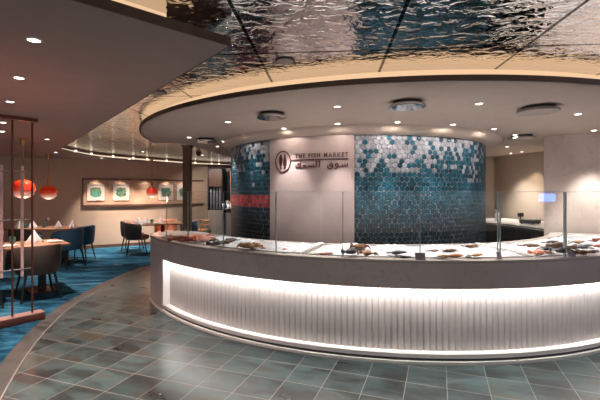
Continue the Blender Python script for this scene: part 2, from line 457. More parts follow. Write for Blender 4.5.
wallstrip(offset(cv, -.11), LOW + .007, LOW + .068, .01, -1).build('cove_back', M['cove_glow_far'], lc, smooth=True)  # lower wall emits, in place of cove light falling on it
wallstrip(offset(cv, -.112), LOW + .068, MIR, .01, -1).build('cove_header', M['bronze'], lc, smooth=True)
# short upright light pins along the far cove
pinx = [64, 80, 97, 115, 134.5, 152, 169.5, 198, 211, 222]
for x in pinx:
    y = 0
    best = min(range(len(cv)), key=lambda i: abs(300 + F * cv[i][0] / cv[i][1] - x))
    p = cvi[best]
    MB().tube((p[0], p[1] - .09, LOW + .02), (p[0], p[1] - .09, LOW + .085), .024, n=10).build('light_pin', M['pin'], lc)

# ------------------------------------------------------------------ tiled drum with marble panel
aL, aR = ray_circle(271.3, DC, DR)[2], ray_circle(354.3, DC, DR)[2]
grout_m = mat('tile_grout', (.20, .225, .26), .7, var=.05)
drum = struct(MB().sweep([(DR, 0), (DR, LOW)], DC, -pi, pi, 160, closed=False).build('wall_center', grout_m, smooth=True), 'round wall of teal and pale five-sided tiles behind the counter')
tv, tf, tcol = [], [], []
rg = random.Random(11)
TPX = .070; TPZ = TPX * .866; ncol = int(2 * R(118) * DR / TPX)
for j in range(int(2.30 / TPZ)):
    for i in range(ncol):
        u = -R(118) * DR + (i + .5 * (j % 2)) * TPX + rg.uniform(-.007, .007); z = (j + .5) * TPZ + rg.uniform(-.005, .005)
        a = u / DR
        if aL + .010 < a < aR - .010: continue
        nz = noise.noise((u * 1.5, z * 1.7, 4))
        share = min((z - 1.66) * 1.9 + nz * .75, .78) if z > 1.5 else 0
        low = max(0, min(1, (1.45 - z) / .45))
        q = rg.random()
        if a < aL + .02 and 1.245 < (j + .5) * TPZ < 1.475: c = [(.48, .075, .09), (.66, .12, .14), (.36, .045, .065)][rg.randrange(3)]  # red rows: a red reflection in the glass, painted into the tile colour
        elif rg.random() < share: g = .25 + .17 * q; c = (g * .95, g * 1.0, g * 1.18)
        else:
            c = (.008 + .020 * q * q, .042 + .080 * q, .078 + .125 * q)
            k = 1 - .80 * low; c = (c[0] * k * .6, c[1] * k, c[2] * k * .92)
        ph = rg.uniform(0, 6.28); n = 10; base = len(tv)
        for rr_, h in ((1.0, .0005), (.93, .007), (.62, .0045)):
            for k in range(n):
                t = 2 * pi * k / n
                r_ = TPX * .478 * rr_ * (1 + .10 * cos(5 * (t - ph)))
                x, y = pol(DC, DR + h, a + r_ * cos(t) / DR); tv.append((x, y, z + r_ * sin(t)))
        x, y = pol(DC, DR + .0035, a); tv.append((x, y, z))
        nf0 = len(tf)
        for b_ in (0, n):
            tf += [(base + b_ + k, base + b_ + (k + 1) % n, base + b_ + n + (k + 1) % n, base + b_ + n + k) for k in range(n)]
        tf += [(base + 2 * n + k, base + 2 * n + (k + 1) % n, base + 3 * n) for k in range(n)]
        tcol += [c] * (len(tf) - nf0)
me = bpy.data.meshes.new('tile_cladding'); me.from_pydata(tv, [], tf); me.update()
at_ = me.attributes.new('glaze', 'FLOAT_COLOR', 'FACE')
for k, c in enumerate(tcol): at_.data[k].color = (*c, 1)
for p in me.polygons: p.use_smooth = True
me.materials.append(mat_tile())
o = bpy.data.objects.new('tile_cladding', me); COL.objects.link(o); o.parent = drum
pan = MB().sweep([(DR - .01, .0), (DR + .03, .0), (DR + .03, LOW - .06), (DR - .01, LOW - .06)], DC, aL, aR, 24)
pan.build('marble_panel', M['pinkstone'], drum, smooth=True)['label'] = 'smooth rose marble panel carrying the sign'
for xx in (321, 343.5):
    a = ray_circle(xx, DC, DR + .03)[2]
    MB().sweep([(DR + .028, .0), (DR + .031, .0), (DR + .031, 1.5), (DR + .028, 1.5)], DC, a, a + .0018, 1).build('panel_joint', M['stone'], drum)
trim = MB()
TC = (1.05, 7.37)
prof = [(DR - .05, LOW + .004), (DR + .22, LOW + .004), (DR + .218, LOW - .012), (DR + .20, LOW - .038), (DR + .16, LOW - .066), (DR + .11, LOW - .086), (DR + .05, LOW - .096), (DR - .05, LOW - .10)]
trim.sweep(prof, TC, -pi, pi, 160)
struct(trim.build('trim_3', M['soffit'], smooth=True, angle=60), 'sloping plaster collar round the top of the tiled drum')

# ------------------------------------------------------------------ walls
def wall(name, p, q, z1=LOW, th=.12, m=M['wall'], side=1, label=None):
    return struct(wallstrip([tuple(p), tuple(q)], 0, z1, th, side).build(name, m), label)
PW0, PWD = Vector((-5.54, 10.3)), Vector((1.63, 1.0))
def pw(px, py=None, off=0):
    """point on the picture wall seen at that column"""
    k = (px - 300) / F
    t = (k * PW0.y - PW0.x) / (PWD.x - k * PWD.y)
    p = PW0 + PWD * t
    n = Vector((PWD.y, -PWD.x)).normalized()
    q = p + n * off
    return (q.x, q.y, EYE + (HOR - py) * p.y / F if py is not None else 0)
pa, pb = PW0 - PWD * 3.2, PW0 + PWD * 1.66
WZ = math.atan2(PWD.y, PWD.x)
wall('wall_back', pa, pb, side=-1, label='beige dining wall with pictures')
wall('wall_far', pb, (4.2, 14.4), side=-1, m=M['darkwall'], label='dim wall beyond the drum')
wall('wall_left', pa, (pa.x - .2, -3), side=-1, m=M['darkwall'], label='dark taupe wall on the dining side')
b0, b1 = PW0 - PWD * 3.2, pb
struct(wallstrip([tuple(b0), tuple(b1)], .008, .09, .015, 1).build('baseboard_back', M['bronze']), 'dark skirting under the picture wall')
# framed band holding the pictures
band = struct(MB().build('wall_picture_band', M['wood']), None)
bpy.data.objects.remove(band)
def pwbox(x0, x1, y0, y1, off, th, refx=None):
    """box lying on the picture wall between two columns; heights taken at refx"""
    A, B = pw(x0), pw(x1); ref = pw(refx if refx else (x0 + x1) / 2)
    z0, z1 = EYE + (HOR - y1) * ref[1] / F, EYE + (HOR - y0) * ref[1] / F
    L = math.hypot(B[0] - A[0], B[1] - A[1]); n = Vector((PWD.y, -PWD.x)).normalized() * (off + th / 2)
    return ((A[0] + B[0]) / 2 + n.x, (A[1] + B[1]) / 2 + n.y, (z0 + z1) / 2), (L, th, z1 - z0)
bd = MB(); bd.box(*pwbox(82, 203, 180.0, 205.4, .0, .02, 110), WZ)
band = struct(bd.build('trim_4', M['wood']), 'long recessed wood band on the beige wall')
fr = MB()
for x0, x1, y0, y1 in ((82, 203, 178.6, 180.2), (82, 203, 204.4, 206.2), (82, 83.4, 180.2, 204.4)):
    fr.box(*pwbox(x0, x1, y0, y1, .02, .05, 110), WZ)
fr.build('band_frame', M['bronze'], band)
for x in (108.5, 133, 157, 175):
    MB().box(*pwbox(x - .6, x + .6, 180.2, 204.4, .02, .03, 110), WZ).build('upright', M['wood'], band)

# right-hand marble wall and the walls behind it
mw0 = Vector((3.73, 5.96)); mwd = Vector((.55, -.35)).normalized()
mw1 = mw0 + mwd * 4.6
ret = (mw0.x + .20, mw0.y + .02)
struct(MB().prism([tuple(mw0), tuple(mw1), (mw1.x + .3, mw1.y + .3), (mw0.x + .16, mw0.y + .26)], 0, LOW).build('wall_right', M['marble']), 'beige marble wall at the right end of the counter')
wall('wall_rear', (2.4, 9.75), (4.67, 9.47), side=1, label='beige wall behind the right of the drum')
wall('wall_rear_side', (4.67, 9.47), (5.75, 6.0), side=-1, label='beige side wall behind the marble wall')

# column
colm = struct(MB().box((-2.05, 7.1, LOW / 2), (.135, .135, LOW)).build('column_1', M['wood'], bevel=.006), 'slim brown wooden column behind the counter end')
MB().box((-2.05, 7.1, LOW - .02), (.17, .17, .04)).build('capital', M['bronze'], colm)
colm.data.materials[0] = mat('dark_walnut', (.13, .075, .045), .45, var=.2, scale=3, stretch=(1, 1, .1))

# ------------------------------------------------------------------ counter
AE, AW, AX = R(-61.5), R(-52.3), R(59)
ctr = thing('serving_counter', 'long curved fish counter with stone fascia and lit fluted front', 'counter', (CC[0], CC[1], 0))
def cl(mb):                                   # counter parts are written in world metres: shift into the thing's frame
    mb.v = [(x - CC[0], y - CC[1], z) for x, y, z in mb.v]; return mb
outer = [pol(CC, CR, AE + (AX - AE) * i / 120) for i in range(121)]
inner = [pol(CC, crin(a), a) for a in [R(57 - (57 + 58) * i / 60) for i in range(61)]]
cap = spline([inner[-1], (-1.52, 5.84), (-1.80, 5.93), (-2.03, 5.86), (-2.14, 5.66), outer[0]], 6)[1:-1]
plan = outer + inner + cap
top_m = cl(MB().prism(plan, .88, .906)).build('stone_top', M['top'], ctr, bevel=.004)
top_m['label'] = 'pale quartz worktop'
# end block, solid to the floor
aend = [pol(CC, CR - .002, AE + (AW - AE) * i / 14) for i in range(15)]
blk = aend + [pol(CC, CR - .30, AW), pol(CC, 3.2, R(-56))] + cap
cl(MB().prism(blk, .03, .88)).build('end_block', M['stone'], ctr, smooth=True, angle=30)
aend2 = [pol(CC, CR + .006, AE + (AW - AE) * i / 14) for i in range(15)]
cl(MB().prism(aend2 + blk[15:], 0, .03)).build('end_skirting', M['white'], ctr, smooth=True, angle=30)
cl(MB().sweep([(CR - .002, .657), (CR - .002, .88), (CR - .16, .88), (CR - .16, .69), (CR - .085, .69), (CR - .085, .68), (CR - .02, .68), (CR - .02, .657)], CC, AW, AX, 110)).build('fascia', M['stone'], ctr, smooth=True, angle=30)
cl(MB().sweep([(CR - .068, .672), (CR - .025, .672), (CR - .025, .679), (CR - .068, .679)], CC, AW + .004, AX, 110)).build('led_strip', M['ledw'], ctr)
cl(MB().sweep([(CR - .088, .0845), (CR - .074, .0845), (CR - .074, .087), (CR - .088, .087)], CC, AW + .02, AX, 110)).build('lower_led_strip', M['ledlow'], ctr)
# fluted front: half-round ribs 55 mm apart
pitch, r0 = .056, CR - .112
nf = int((AX - AW) * r0 / pitch)
fl = MB(); vs = []; K = 8
cols = nf * K + 1
for i in range(cols):
    t = (i % K) / K
    r = r0 + (0, .016, .021, .022, .022, .022, .021, .016)[i % K]
    a = AW + .006 + (AX - AW - .006) * i / (cols - 1)
    x, y = pol(CC, r, a); vs += [(x, y, .085), (x, y, .70)]
fl.add(vs, [(2 * i, 2 * i + 2, 2 * i + 3, 2 * i + 1) for i in range(cols - 1)])
cl(fl).build('fluted_panel', M['fluted'], ctr, smooth=True, angle=50)
cl(MB().sweep([(r0 - .03, 0), (r0 - .005, 0), (r0 - .005, .88), (r0 - .03, .88)], CC, AW, AX, 100)).build('core_panel', M['darksteel'], ctr)
cl(MB().sweep([(CR - .2, 0), (CR, 0), (CR, .026), (CR - .2, .026)], CC, AW, AX, 110)).build('plinth', M['white'], ctr, smooth=True, angle=30)
cl(MB().sweep([(CR - .2, .026), (CR - .03, .026), (CR - .03, .05), (CR - .2, .05)], CC, AW, AX, 110)).build('kick_strip', M['darksteel'], ctr, smooth=True, angle=30)
cl(MB().sweep([(CR - .2, .05), (CR - .022, .05), (CR - .022, .085), (CR - .2, .085)], CC, AW, AX, 110)).build('lower_ledge', M['white'], ctr, smooth=True, angle=30)
cl(MB().sweep([(CR - .12, .085), (CR - .004, .085), (CR - .004, .657), (CR - .12, .657)], CC, AW, AW + .012, 2)).build('cheek', M['white'], ctr)
cl(MB().sweep(lambda a: [(crin(a) + .06, 0), (crin(a) + .1, 0), (crin(a) + .1, .88), (crin(a) + .06, .88)], CC, R(-55), R(56), 60)).build('back_panel', M['greycab'], ctr)

# ice beds, each in a shallow steel tray
beds = [(-49, -22.2, 'long bed of crushed ice at the left of the counter'), (-20.6, 11.4, 'bed of crushed ice along the middle of the counter'), (12.6, 50, 'wide bed of crushed ice at the right of the counter')]
def ice_h(x, y, ed=1):
    return .908 + ed * (.012 + .030 * (noise.noise((x * 4.5, y * 4.5, 1)) + .35) + .018 * noise.noise((x * 22, y * 22, 3)) + .006 * noise.noise((x * 60, y * 60, 5)))
def bed_r(a): return CR - .13, crin(a) + .17
for k, (d0, d1_, lab) in enumerate(beds):
    a0, a1 = R(d0), R(d1_)
    tr = MB()
    tr.sweep(lambda a: [(bed_r(a)[0], .906), (bed_r(a)[0] + .022, .906), (bed_r(a)[0] + .022, .916), (bed_r(a)[0], .916)], CC, a0, a1, 40)
    tr.sweep(lambda a: [(bed_r(a)[1], .906), (bed_r(a)[1] - .022, .906), (bed_r(a)[1] - .022, .916), (bed_r(a)[1], .916)], CC, a0, a1, 40)
    for e in (a0, a1):
        da = .008
        tr.sweep(lambda a: [(bed_r(a)[0] + .02, .906), (bed_r(a)[1] - .02, .906), (bed_r(a)[1] - .02, .9165), (bed_r(a)[0] + .02, .9165)], CC, e - da / 2, e + da / 2, 1)
    cl(tr).build('ice_tray', M['steel'], ctr)
    ice = MB(); na, nr = int((a1 - a0) * 3.4 / .022), 36; vs = []
    for i in range(na + 1):
        a = a0 + .012 + (a1 - a0 - .024) * i / na; ro, ri = bed_r(a)
        for j in range(nr + 1):
            r = ro - .006 + (ri - ro + .012) * j / nr
            ed = min(i, na - i, j, nr - j); ed = min(ed / 4, 1)
            x, y = pol(CC, r, a)
            h = ice_h(x, y, ed)
            vs.append((x, y, max(h, .9075)))
    m_ = nr + 1
    ice.add(vs, [(i * m_ + j, (i + 1) * m_ + j, (i + 1) * m_ + j + 1, i * m_ + j + 1) for i in range(na) for j in range(nr)])
    o = ice.build('crushed_ice', M['ice'], smooth=True, angle=80)
    tag(o, lab, 'ice', None, 'stuff')
for d, lab in ((-21.4, 'l'), (12.0, 'r')):
    a = R(d)
    cl(MB().sweep(lambda a: [(CR - .1, .906), (crin(a) + .13, .906), (crin(a) + .13, .93), (CR - .1, .93)], CC, a - .008, a + .008, 1)).build('tray_divider', M['white'], ctr)

# ------------------------------------------------------------------ glass screens
joint_px = [166.5, 188, 223.5, 276, 343, 420, 499, 565]
GR = CR - .065
ja = [ray_circle(x, CC, GR)[2] for x in joint_px] + [R(24.5), R(34), R(43.5), R(52)]
words_ = ['at the far left end of the counter', 'second from the left end', 'in front of the left tiles', 'in front of the sign panel, left half', 'in front of the sign panel, right half', 'in front of the right tiles', 'in front of the right-hand passage', 'by the marble wall, left of the last in frame', 'right of the frame edge', 'next to last at the wall', 'last at the marble wall']
for i in range(len(ja) - 1):
    A, B = Vector(pol(CC, GR, ja[i])), Vector(pol(CC, GR, ja[i + 1])); d = (B - A).normalized()
    wl, wr = (.007 if i in (6, 7) else .002), (.007 if i in (5, 6) else .002)
    A = A + d * (wl * .9 + .001); B = B - d * (wr * .9 + .001)
    c = (A + B) / 2; L = (B - A).length; rz = math.atan2(d.y, d.x)
    t = thing('glass_screen', 'clear upright glass sneeze screen ' + words_[i], 'glass screen', (c.x, c.y, .906), rz, 'glass screens along the counter')
    MB().box(((wl - wr) / 2, 0, .297), (L - wl - wr, .012, .594)).build('pane', M['glass'], t)
    for sx, we in ((-1, wl), (1, wr)): MB().box((sx * (L / 2 - we / 2), 0, .297), (we, .012, .594)).build('polished_edge', M['edge'], t)
    MB().box((0, 0, .5955), (L, .012, .003)).build('top_edge', M['edge'], t)

# ------------------------------------------------------------------ sign on the marble panel
PR = DR + .030
def drum_at(px, py):
    X, Y, a = ray_circle(px, DC, PR); return a, EYE + (HOR - py) * Y / F
sg = thing('wall_sign', 'raised bronze THE FISH MARKET sign in two scripts on the marble panel', 'sign', (*pol(DC, PR, drum_at(312, 160)[0]), drum_at(312, 160)[1]))
def bend(verts, a_c, z_c, lift):
    """flat (u, v, w) -> cylinder around the drum, in the sign's own frame"""
    o = []
    for u, v, w in verts:
        x, y = pol(DC, PR + lift + w, a_c + u / PR); o.append((x - sg.location.x, y - sg.location.y, z_c + v - sg.location.z))
    return o
def flat_poly(poly, th=.010):
    n = len(poly)
    vs = [(u, v, 0) for u, v in poly] + [(u, v, th) for u, v in poly]
    return vs, [tuple(range(n - 1, -1, -1)), tuple(range(n, 2 * n))] + [(k, (k + 1) % n, n + (k + 1) % n, n + k) for k in range(n)]
ac, zc = drum_at(283.0, 161.6)
X, Y, _ = ray_circle(283.0, DC, PR)
rx = (drum_at(290.6, 161)[0] - drum_at(275.3, 161)[0]) * PR / 2; ry = 10.7 * Y / F
vs = []; n = 48
for k in range(n):
    a = 2 * pi * k / n
    for q, w in ((1, 0), (1, .01), (.92, .01), (.92, 0)): vs.append((rx * q * cos(a), ry * q * sin(a), w))
mb = MB(); mb.add(bend(vs, ac, zc, 0), [(k * 4 + j, ((k + 1) % n) * 4 + j, ((k + 1) % n) * 4 + (j + 1) % 4, k * 4 + (j + 1) % 4) for k in range(n) for j in range(4)])
mb.build('emblem_ring', M['sign'], sg)
for sgn, up in ((-1, 1), (1, -1)):
    P = []
    H, Wd = ry * .68, rx * .20
    S = [(0, 1), (.35, .88), (.8, .6), (1, .25), (.9, -.15), (.55, -.5), (.18, -.74), (.45, -1.0)]
    P = [(x * Wd, y * H) for x, y in S] + [(0, -H * .9)] + [(-x * Wd, y * H) for x, y in S[::-1]][:-1]
    P = [(u + sgn * rx * .27, v * up) for u, v in P]
    v_, f_ = flat_poly(P); MB().add(bend(v_, ac, zc, 0), f_).build('fish_mark', M['sign'], sg)
aA, zA = drum_at(290.8, 160.9); aB, zB = drum_at(348.3, 158.3); zl = (zA + zB) / 2
mb = MB(); K = 16; vs = []
for k in range(K + 1):
    u = (aA + (aB - aA) * k / K)
    for r_, z_ in ((PR, zl - .007), (PR + .008, zl - .007), (PR + .008, zl + .007), (PR, zl + .007)):
        x, y = pol(DC, r_, u); vs.append((x - sg.location.x, y - sg.location.y, z_ - sg.location.z))
mb.add(vs, [(k * 4 + j, (k + 1) * 4 + j, (k + 1) * 4 + (j + 1) % 4, k * 4 + (j + 1) % 4) for k in range(K) for j in range(4)])
mb.build('rule_line', M['sign'], sg)
def text_mesh(txt, spacing=1.0, bold=0):
    cu = bpy.data.curves.new('t', 'FONT'); cu.body = txt; cu.size = 1; cu.extrude = .05; cu.space_character = spacing; cu.offset = bold
    o = bpy.data.objects.new('t', cu); COL.objects.link(o)
    dg = bpy.context.evaluated_depsgraph_get(); me = bpy.data.meshes.new_from_object(o.evaluated_get(dg))
    vs = [tuple(v.co) for v in me.vertices]; fs = [tuple(p.vertices) for p in me.polygons]
    bpy.data.objects.remove(o); bpy.data.curves.remove(cu); bpy.data.meshes.remove(me)
    return vs, fs
def put_text(name, vs, fs, a_l, a_r, z0, z1):
    x0, x1 = min(v[0] for v in vs), max(v[0] for v in vs); y0, y1 = min(v[1] for v in vs), max(v[1] for v in vs)
    Wd = (a_r - a_l) * PR
    out = [((v[0] - x0) / (x1 - x0) * Wd, (v[1] - y0) / (y1 - y0) * (z1 - z0), .009 if v[2] > 0 else 0) for v in vs]
    mb = MB(); mb.add(bend(out, a_l, z0, 0), fs); return mb.build(name, M['sign'], sg)
def islands(vs, fs):
    par = list(range(len(vs)))
    def fd(i):
        while par[i] != i: par[i] = par[par[i]]; i = par[i]
        return i
    for f in fs:
        for k in f[1:]: par[fd(k)] = fd(f[0])
    return [fd(i) for i in range(len(vs))]
vs, fs = text_mesh('THE FISH MARKET', 1.4, .010)
x0, x1 = min(v[0] for v in vs), max(v[0] for v in vs); y0, y1 = min(v[1] for v in vs), max(v[1] for v in vs)
al, ar = drum_at(295.2, 156)[0], drum_at(348.3, 154)[0]; Wd = (ar - al) * PR
flat = [((v[0] - x0) / (x1 - x0) * Wd, (v[1] - y0) / (y1 - y0) * .060, .009 if v[2] > 0 else 0) for v in vs]
isl = islands(vs, fs)
for root in sorted(set(isl), key=lambda r: min(flat[i][0] for i in range(len(flat)) if isl[i] == r)):
    ids = [i for i in range(len(vs)) if isl[i] == root]; rm = {j: k for k, j in enumerate(ids)}
    MB().add(bend([flat[i] for i in ids], al, zl + .028, 0), [tuple(rm[k] for k in f) for f in fs if f[0] in rm]).build('letter', M['sign'], sg)
# second script, drawn with a broad stroke: two words, read from the right
def strokes(segs, w):
    V, Fc = [], []
    for pts in segs:
        if len(pts) == 1:
            x, y = pts[0]; pl = [(x - w * .6, y), (x, y - w * .6), (x + w * .6, y), (x, y + w * .6)]
            v, f = flat_poly(pl, .009); o = len(V); V += v; Fc += [tuple(i + o for i in q) for q in f]; continue
        for (xa, ya), (xb, yb) in zip(pts, pts[1:]):
            dx, dy = xb - xa, yb - ya; L = math.hypot(dx, dy) or 1; ux, uy = dx / L * w * .5, dy / L * w * .5
            pl = [(xa - ux + uy, ya - uy - ux), (xb + ux + uy, yb + uy - ux), (xb + ux - uy, yb + uy + ux), (xa - ux - uy, ya - uy + ux)]
            v, f = flat_poly(pl, .009); o = len(V); V += v; Fc += [tuple(i + o for i in q) for q in f]
    return V, Fc
def ring(cx, cy, rx_, ry_, a0=0, a1=360, n=12):
    return [(cx + rx_ * cos(R(a0 + (a1 - a0) * k / n)), cy + ry_ * sin(R(a0 + (a1 - a0) * k / n))) for k in range(n + 1)]
# units: x 0..52 (pixels of the photo), y 0 = baseline
SEG = [
    # kaf, meem, seen, lam, alef
    [(5.2, 5.2), (5.2, 0), (1.2, 0), (0.2, 1.0), (.4, 1.8)], [(2.4, 2.2), (3.6, 3.2), (2.6, 3.6)],
    [(5.2, 0), (8.0, 0)], ring(9.2, .8, 1.3, 1.0), [(10.2, 0), (13.0, 0)],
    [(13.0, 0), (20.6, 0)], [(14.2, 0), (14.2, 1.8)], [(16.4, 0), (16.4, 1.8)], [(18.6, 0), (18.6, 2.2)],
    [(20.6, 0), (21.8, .5), (21.8, 5.4)], [(25.0, 0), (25.0, 5.4)],
    # qaf, waw, seen
    [(33.2, 1.2), (33.0, -.8), (34.2, -2.0), (36.6, -1.9), (37.8, -.6), (37.8, 1.2)], ring(36.4, 1.5, 1.4, 1.2), [(34.6, 4.4)], [(36.6, 4.4)],
    [(43.0, 1.4), (42.6, -.6), (41.0, -1.9), (39.6, -1.9)], ring(41.7, 1.5, 1.3, 1.2), [(43.0, .1), (51.6, .1), (51.8, 2.4)], [(49.4, .1), (49.4, 2.0)], [(47.2, .1), (47.2, 2.0)],
]
aL2, aR2 = drum_at(295.8, 165)[0], drum_at(347.8, 164)[0]
sc_ = (aR2 - aL2) * PR / 52.0
for grp in (SEG[:9], SEG[9:10], SEG[10:12], SEG[12:14], SEG[14:16], SEG[16:]):
    V, Fc = strokes([[(x * sc_, y * sc_) for x, y in q_] for q_ in grp], .9 * sc_)
    MB().add(bend(V, aL2, zl - .098, 0), Fc).build('arabic_letters', M['sign'], sg)

# ------------------------------------------------------------------ lamps
def spot(name, parent, loc, energy, size, blend=.6, col=(1, .86, .74), rot=(0, 0, 0), rad=.03):
    l = bpy.data.lights.new(name, 'SPOT'); l.energy = energy; l.spot_size = R(size); l.spot_blend = blend; l.color = col; l.shadow_soft_size = rad
    o = bpy.data.objects.new(name, l); COL.objects.link(o); o.location = loc; o.rotation_euler = rot; o.parent = parent
    return o
def make_downlight():
    t = thing('downlight', '', 'downlight')
    MB().lathe([(.040, -.001), (.052, -.001), (.054, -.006), (.050, -.010), (.042, -.010), (.038, -.004)], n=20).build('trim_ring', M['white'], t, smooth=True)
    MB().lathe([(.039, -.003), (.039, -.0075), (.02, -.0075), (.0, -.0075)], n=20).build('lens', M['lens'], t)
    return t
SO = 'downlights in the round soffit'
DL = make_downlight(); first = [True]
def downlight(p, label, group, energy=0, size=70, tilt=None, col=(1, .86, .74), blend=.6):
    if first[0]:
        o = DL; o.location = p; o['label'] = label; o['group'] = group; first[0] = False
    else: o = dup(DL, p, 0, label, group)
    if energy:
        rot = (0, 0, 0)
        if tilt is not None:
            d = (Vector(tilt) - Vector(p)); rot = (-d).to_track_quat('Z', 'Y').to_euler()
        s = spot('lamp', o, (0, 0, -.02), energy, size, blend, col, rot)
    if group == SO: o.scale = (.75, .75, 1)
    return o
def target_r(c, r, a, z): return (*pol(c, r, a), z)
counter_l = [(228, 121.5, 'at the left, above the counter bend'), (337, 106, 'above the middle of the counter, near the mirrored rim'), (479, 103, 'right of the second mirrored disc, near the rim'), (578, 113.5, 'at the far right, above the marble wall end'), (594, 130, 'at the right edge, close to the marble wall')]
for x, y, w_ in counter_l:
    p = on(x, y, LOW)
    downlight(p, 'small downlight in the round soffit ' + w_, SO, W_SOFFIT, 85, col=(1, .93, .88))
wash = [(245, 134.5, 'first from the left round the tiled drum'), (284, 128, 'second from the left round the tiled drum'), (337.5, 123.2, 'third round the tiled drum, above the sign'), (397.5, 121.7, 'fourth round the tiled drum'), (453, 124, 'fifth round the tiled drum'), (494, 128.5, 'sixth round the tiled drum, right shoulder')]
for x, y, w_ in wash:
    p = on(x, y, LOW); a = math.atan2(p.x - DC[0], DC[1] - p.y)
    downlight(p, 'small recessed downlight, ' + w_, SO, W_WASH * (.45 if 'second' in w_ or 'third' in w_ else 1), 165, (*pol(DC, DR + .12, a), .6), blend=.25)
for x, y, w_ in ((189, 137, 'above the wooden column'), (223.5, 141, 'above the counter end, nearer the drum'), (217.5, 146, 'deepest at the left of the drum'), (515, 134.5, 'right of the drum, beside the slim disc'), (507, 146.5, 'right of the drum, by the back passage'), (511, 153, 'farthest right of the drum, by the rear wall')):
    p = on(x, y, LOW)
    downlight(p, 'small recessed downlight ' + w_, SO, 10 if y < 150 else 16, 90)
# dining side
DG = 'downlights in the brown dining ceiling'
for x, y, w_, e in ((34, 39, 'nearest, top left', W_NEAR), (19, 77, 'second from the front', W_NEAR * .6), (10, 101, 'third from the front', W_DINE), (3, 122, 'at the left edge above the divider', W_DINE), (2, 131, 'at the left edge just behind the divider head', W_DINE * .5), (47, 139, 'above the small pendant', W_DINE)):
    p = on(x, y, LOW)
    downlight(p, 'recessed downlight in the brown ceiling, ' + w_, DG, e, 110, col=(1, .70, .60))
for x, y, w_ in ((99, 161, 'left of three by the picture wall'), (125, 162.5, 'middle of three by the picture wall'), (148, 163.5, 'right of three by the picture wall')):
    q = pw(x, y, .8); p = Vector((q[0], q[1], LOW))
    downlight(p, 'tiny downlight, ' + w_, DG, W_DINE * 2.0, 70, (*pw(x)[:2], .55), col=(1, .74, .58))
downlight((-5.2, 8.3, LOW), 'recessed downlight over the second table', DG, W_DINE * .7, 80, col=(1, .80, .68))
downlight((-3.75, 9.3, MIR), 'downlight added in the mirrored ceiling to brighten the far table', DG, W_DINE * .6, 80, col=(1, .80, .66))  # made-up lamp, put in to brighten the napkins there
downlight((-2.55, 10.2, MIR), 'recessed downlight in the mirrored ceiling in front of the dark cabinet', DG, 75, 120, (-2.5, 11.4, .7), col=(1, .84, .72))
# picture lights tucked under the band's top rail
for i, x in enumerate((95.8, 121, 145, 165.5, 182.5)):
    q = pw(x, None, .13); ref = pw(110, 180.2)
    l = spot('picture_lamp', band, (q[0], q[1], ref[2] + .02), W_PIC * .35, 120, .8, (1, .74, .55))
    t = pw(x, None, .0); d = Vector((t[0] - q[0], t[1] - q[1], -.45)); l.rotation_euler = (-d).to_track_quat('Z', 'Y').to_euler()
# unseen fill lamps added over the approach, behind the viewer, to brighten the front
for i, (x, y) in enumerate(((.3, .6), (2.6, .7), (-1.2, -.8), (1.4, -1.2))):
    downlight((x, y, MIR), 'added unseen fill lamp in the mirrored ceiling over the approach, ' + ['nearest the counter middle', 'nearest the right', 'farthest left', 'farthest back'][i], 'added fill lamps over the approach', W_NEAR * .45, 120)

# round plates hung just under the soffit
def disc_plate(x, y, wpx, m, label):
    p = on(x, y, LOW - .03); r = wpx / 2 * p.y / F
    t = thing('ceiling_disc', label, 'ceiling disc', (p.x, p.y, LOW - .055), 0, 'round plates under the soffit')
    MB().lathe([(r * .80, .0551), (r * .80, .02), (r * .5, .02)], n=40).build('black_collar', M['black'], t, smooth=True)
    MB().lathe([(r * .98, .024), (r, .018), (r, .003), (r * .985, 0), (0, 0)], n=48).build('plate', m, t, smooth=True)
mirr = mat('polished_plate', (.62, .60, .60), .06, metal=1, var=.02); dull = mat('satin_plate', (.34, .31, .30), .4, metal=.5)
disc_plate(272, 116, 30.5, mirr, 'round mirrored plate under the soffit, left of the sign')
disc_plate(407, 105, 35, mirr, 'round mirrored plate under the soffit, right of centre')
disc_plate(538, 110, 38, dull, 'round grey plate under the soffit, nearest the right')
disc_plate(522, 137.5, 24, dull, 'small grey plate under the soffit beside the marble wall')
disc_plate(206, 140.5, 21, mirr, 'small dark mirrored plate beside the wooden column head')
for x, y, r, w_ in ((285, 60.5, .075, 'near the middle of the rim'), (158, 92.5, .085, 'at the left by the brown ceiling edge')):
    p = on(x, y, MIR)
    t = thing('ceiling_speaker', 'grey round speaker grille in the mirrored ceiling ' + w_, 'speaker', (p.x, p.y, MIR - .008))
    MB().lathe([(r, .0081), (r, .002), (r - .004, 0), (r - .012, 0)], n=28).build('bezel', M['darksteel'], t, smooth=True)
    MB().lathe([(r - .012, .001), (r - .014, -.001), (0, -.001)], n=28).build('grille', dull, t)

dm = on(198.5, 152.5, MIR)
dc_ = thing('dome_camera', 'small black dome camera under the ceiling right of the column', 'camera', (dm.x, dm.y, MIR), 0)
MB().lathe([(.07, 0), (.07, -.03), (.055, -.035), (0, -.035)], n=20).build('mount', M['black'], dc_, smooth=True)
MB().lathe([(.055, -.034), (.05, -.06), (.03, -.085), (0, -.092)], n=20).build('dome', M['darksteel'], dc_, smooth=True)
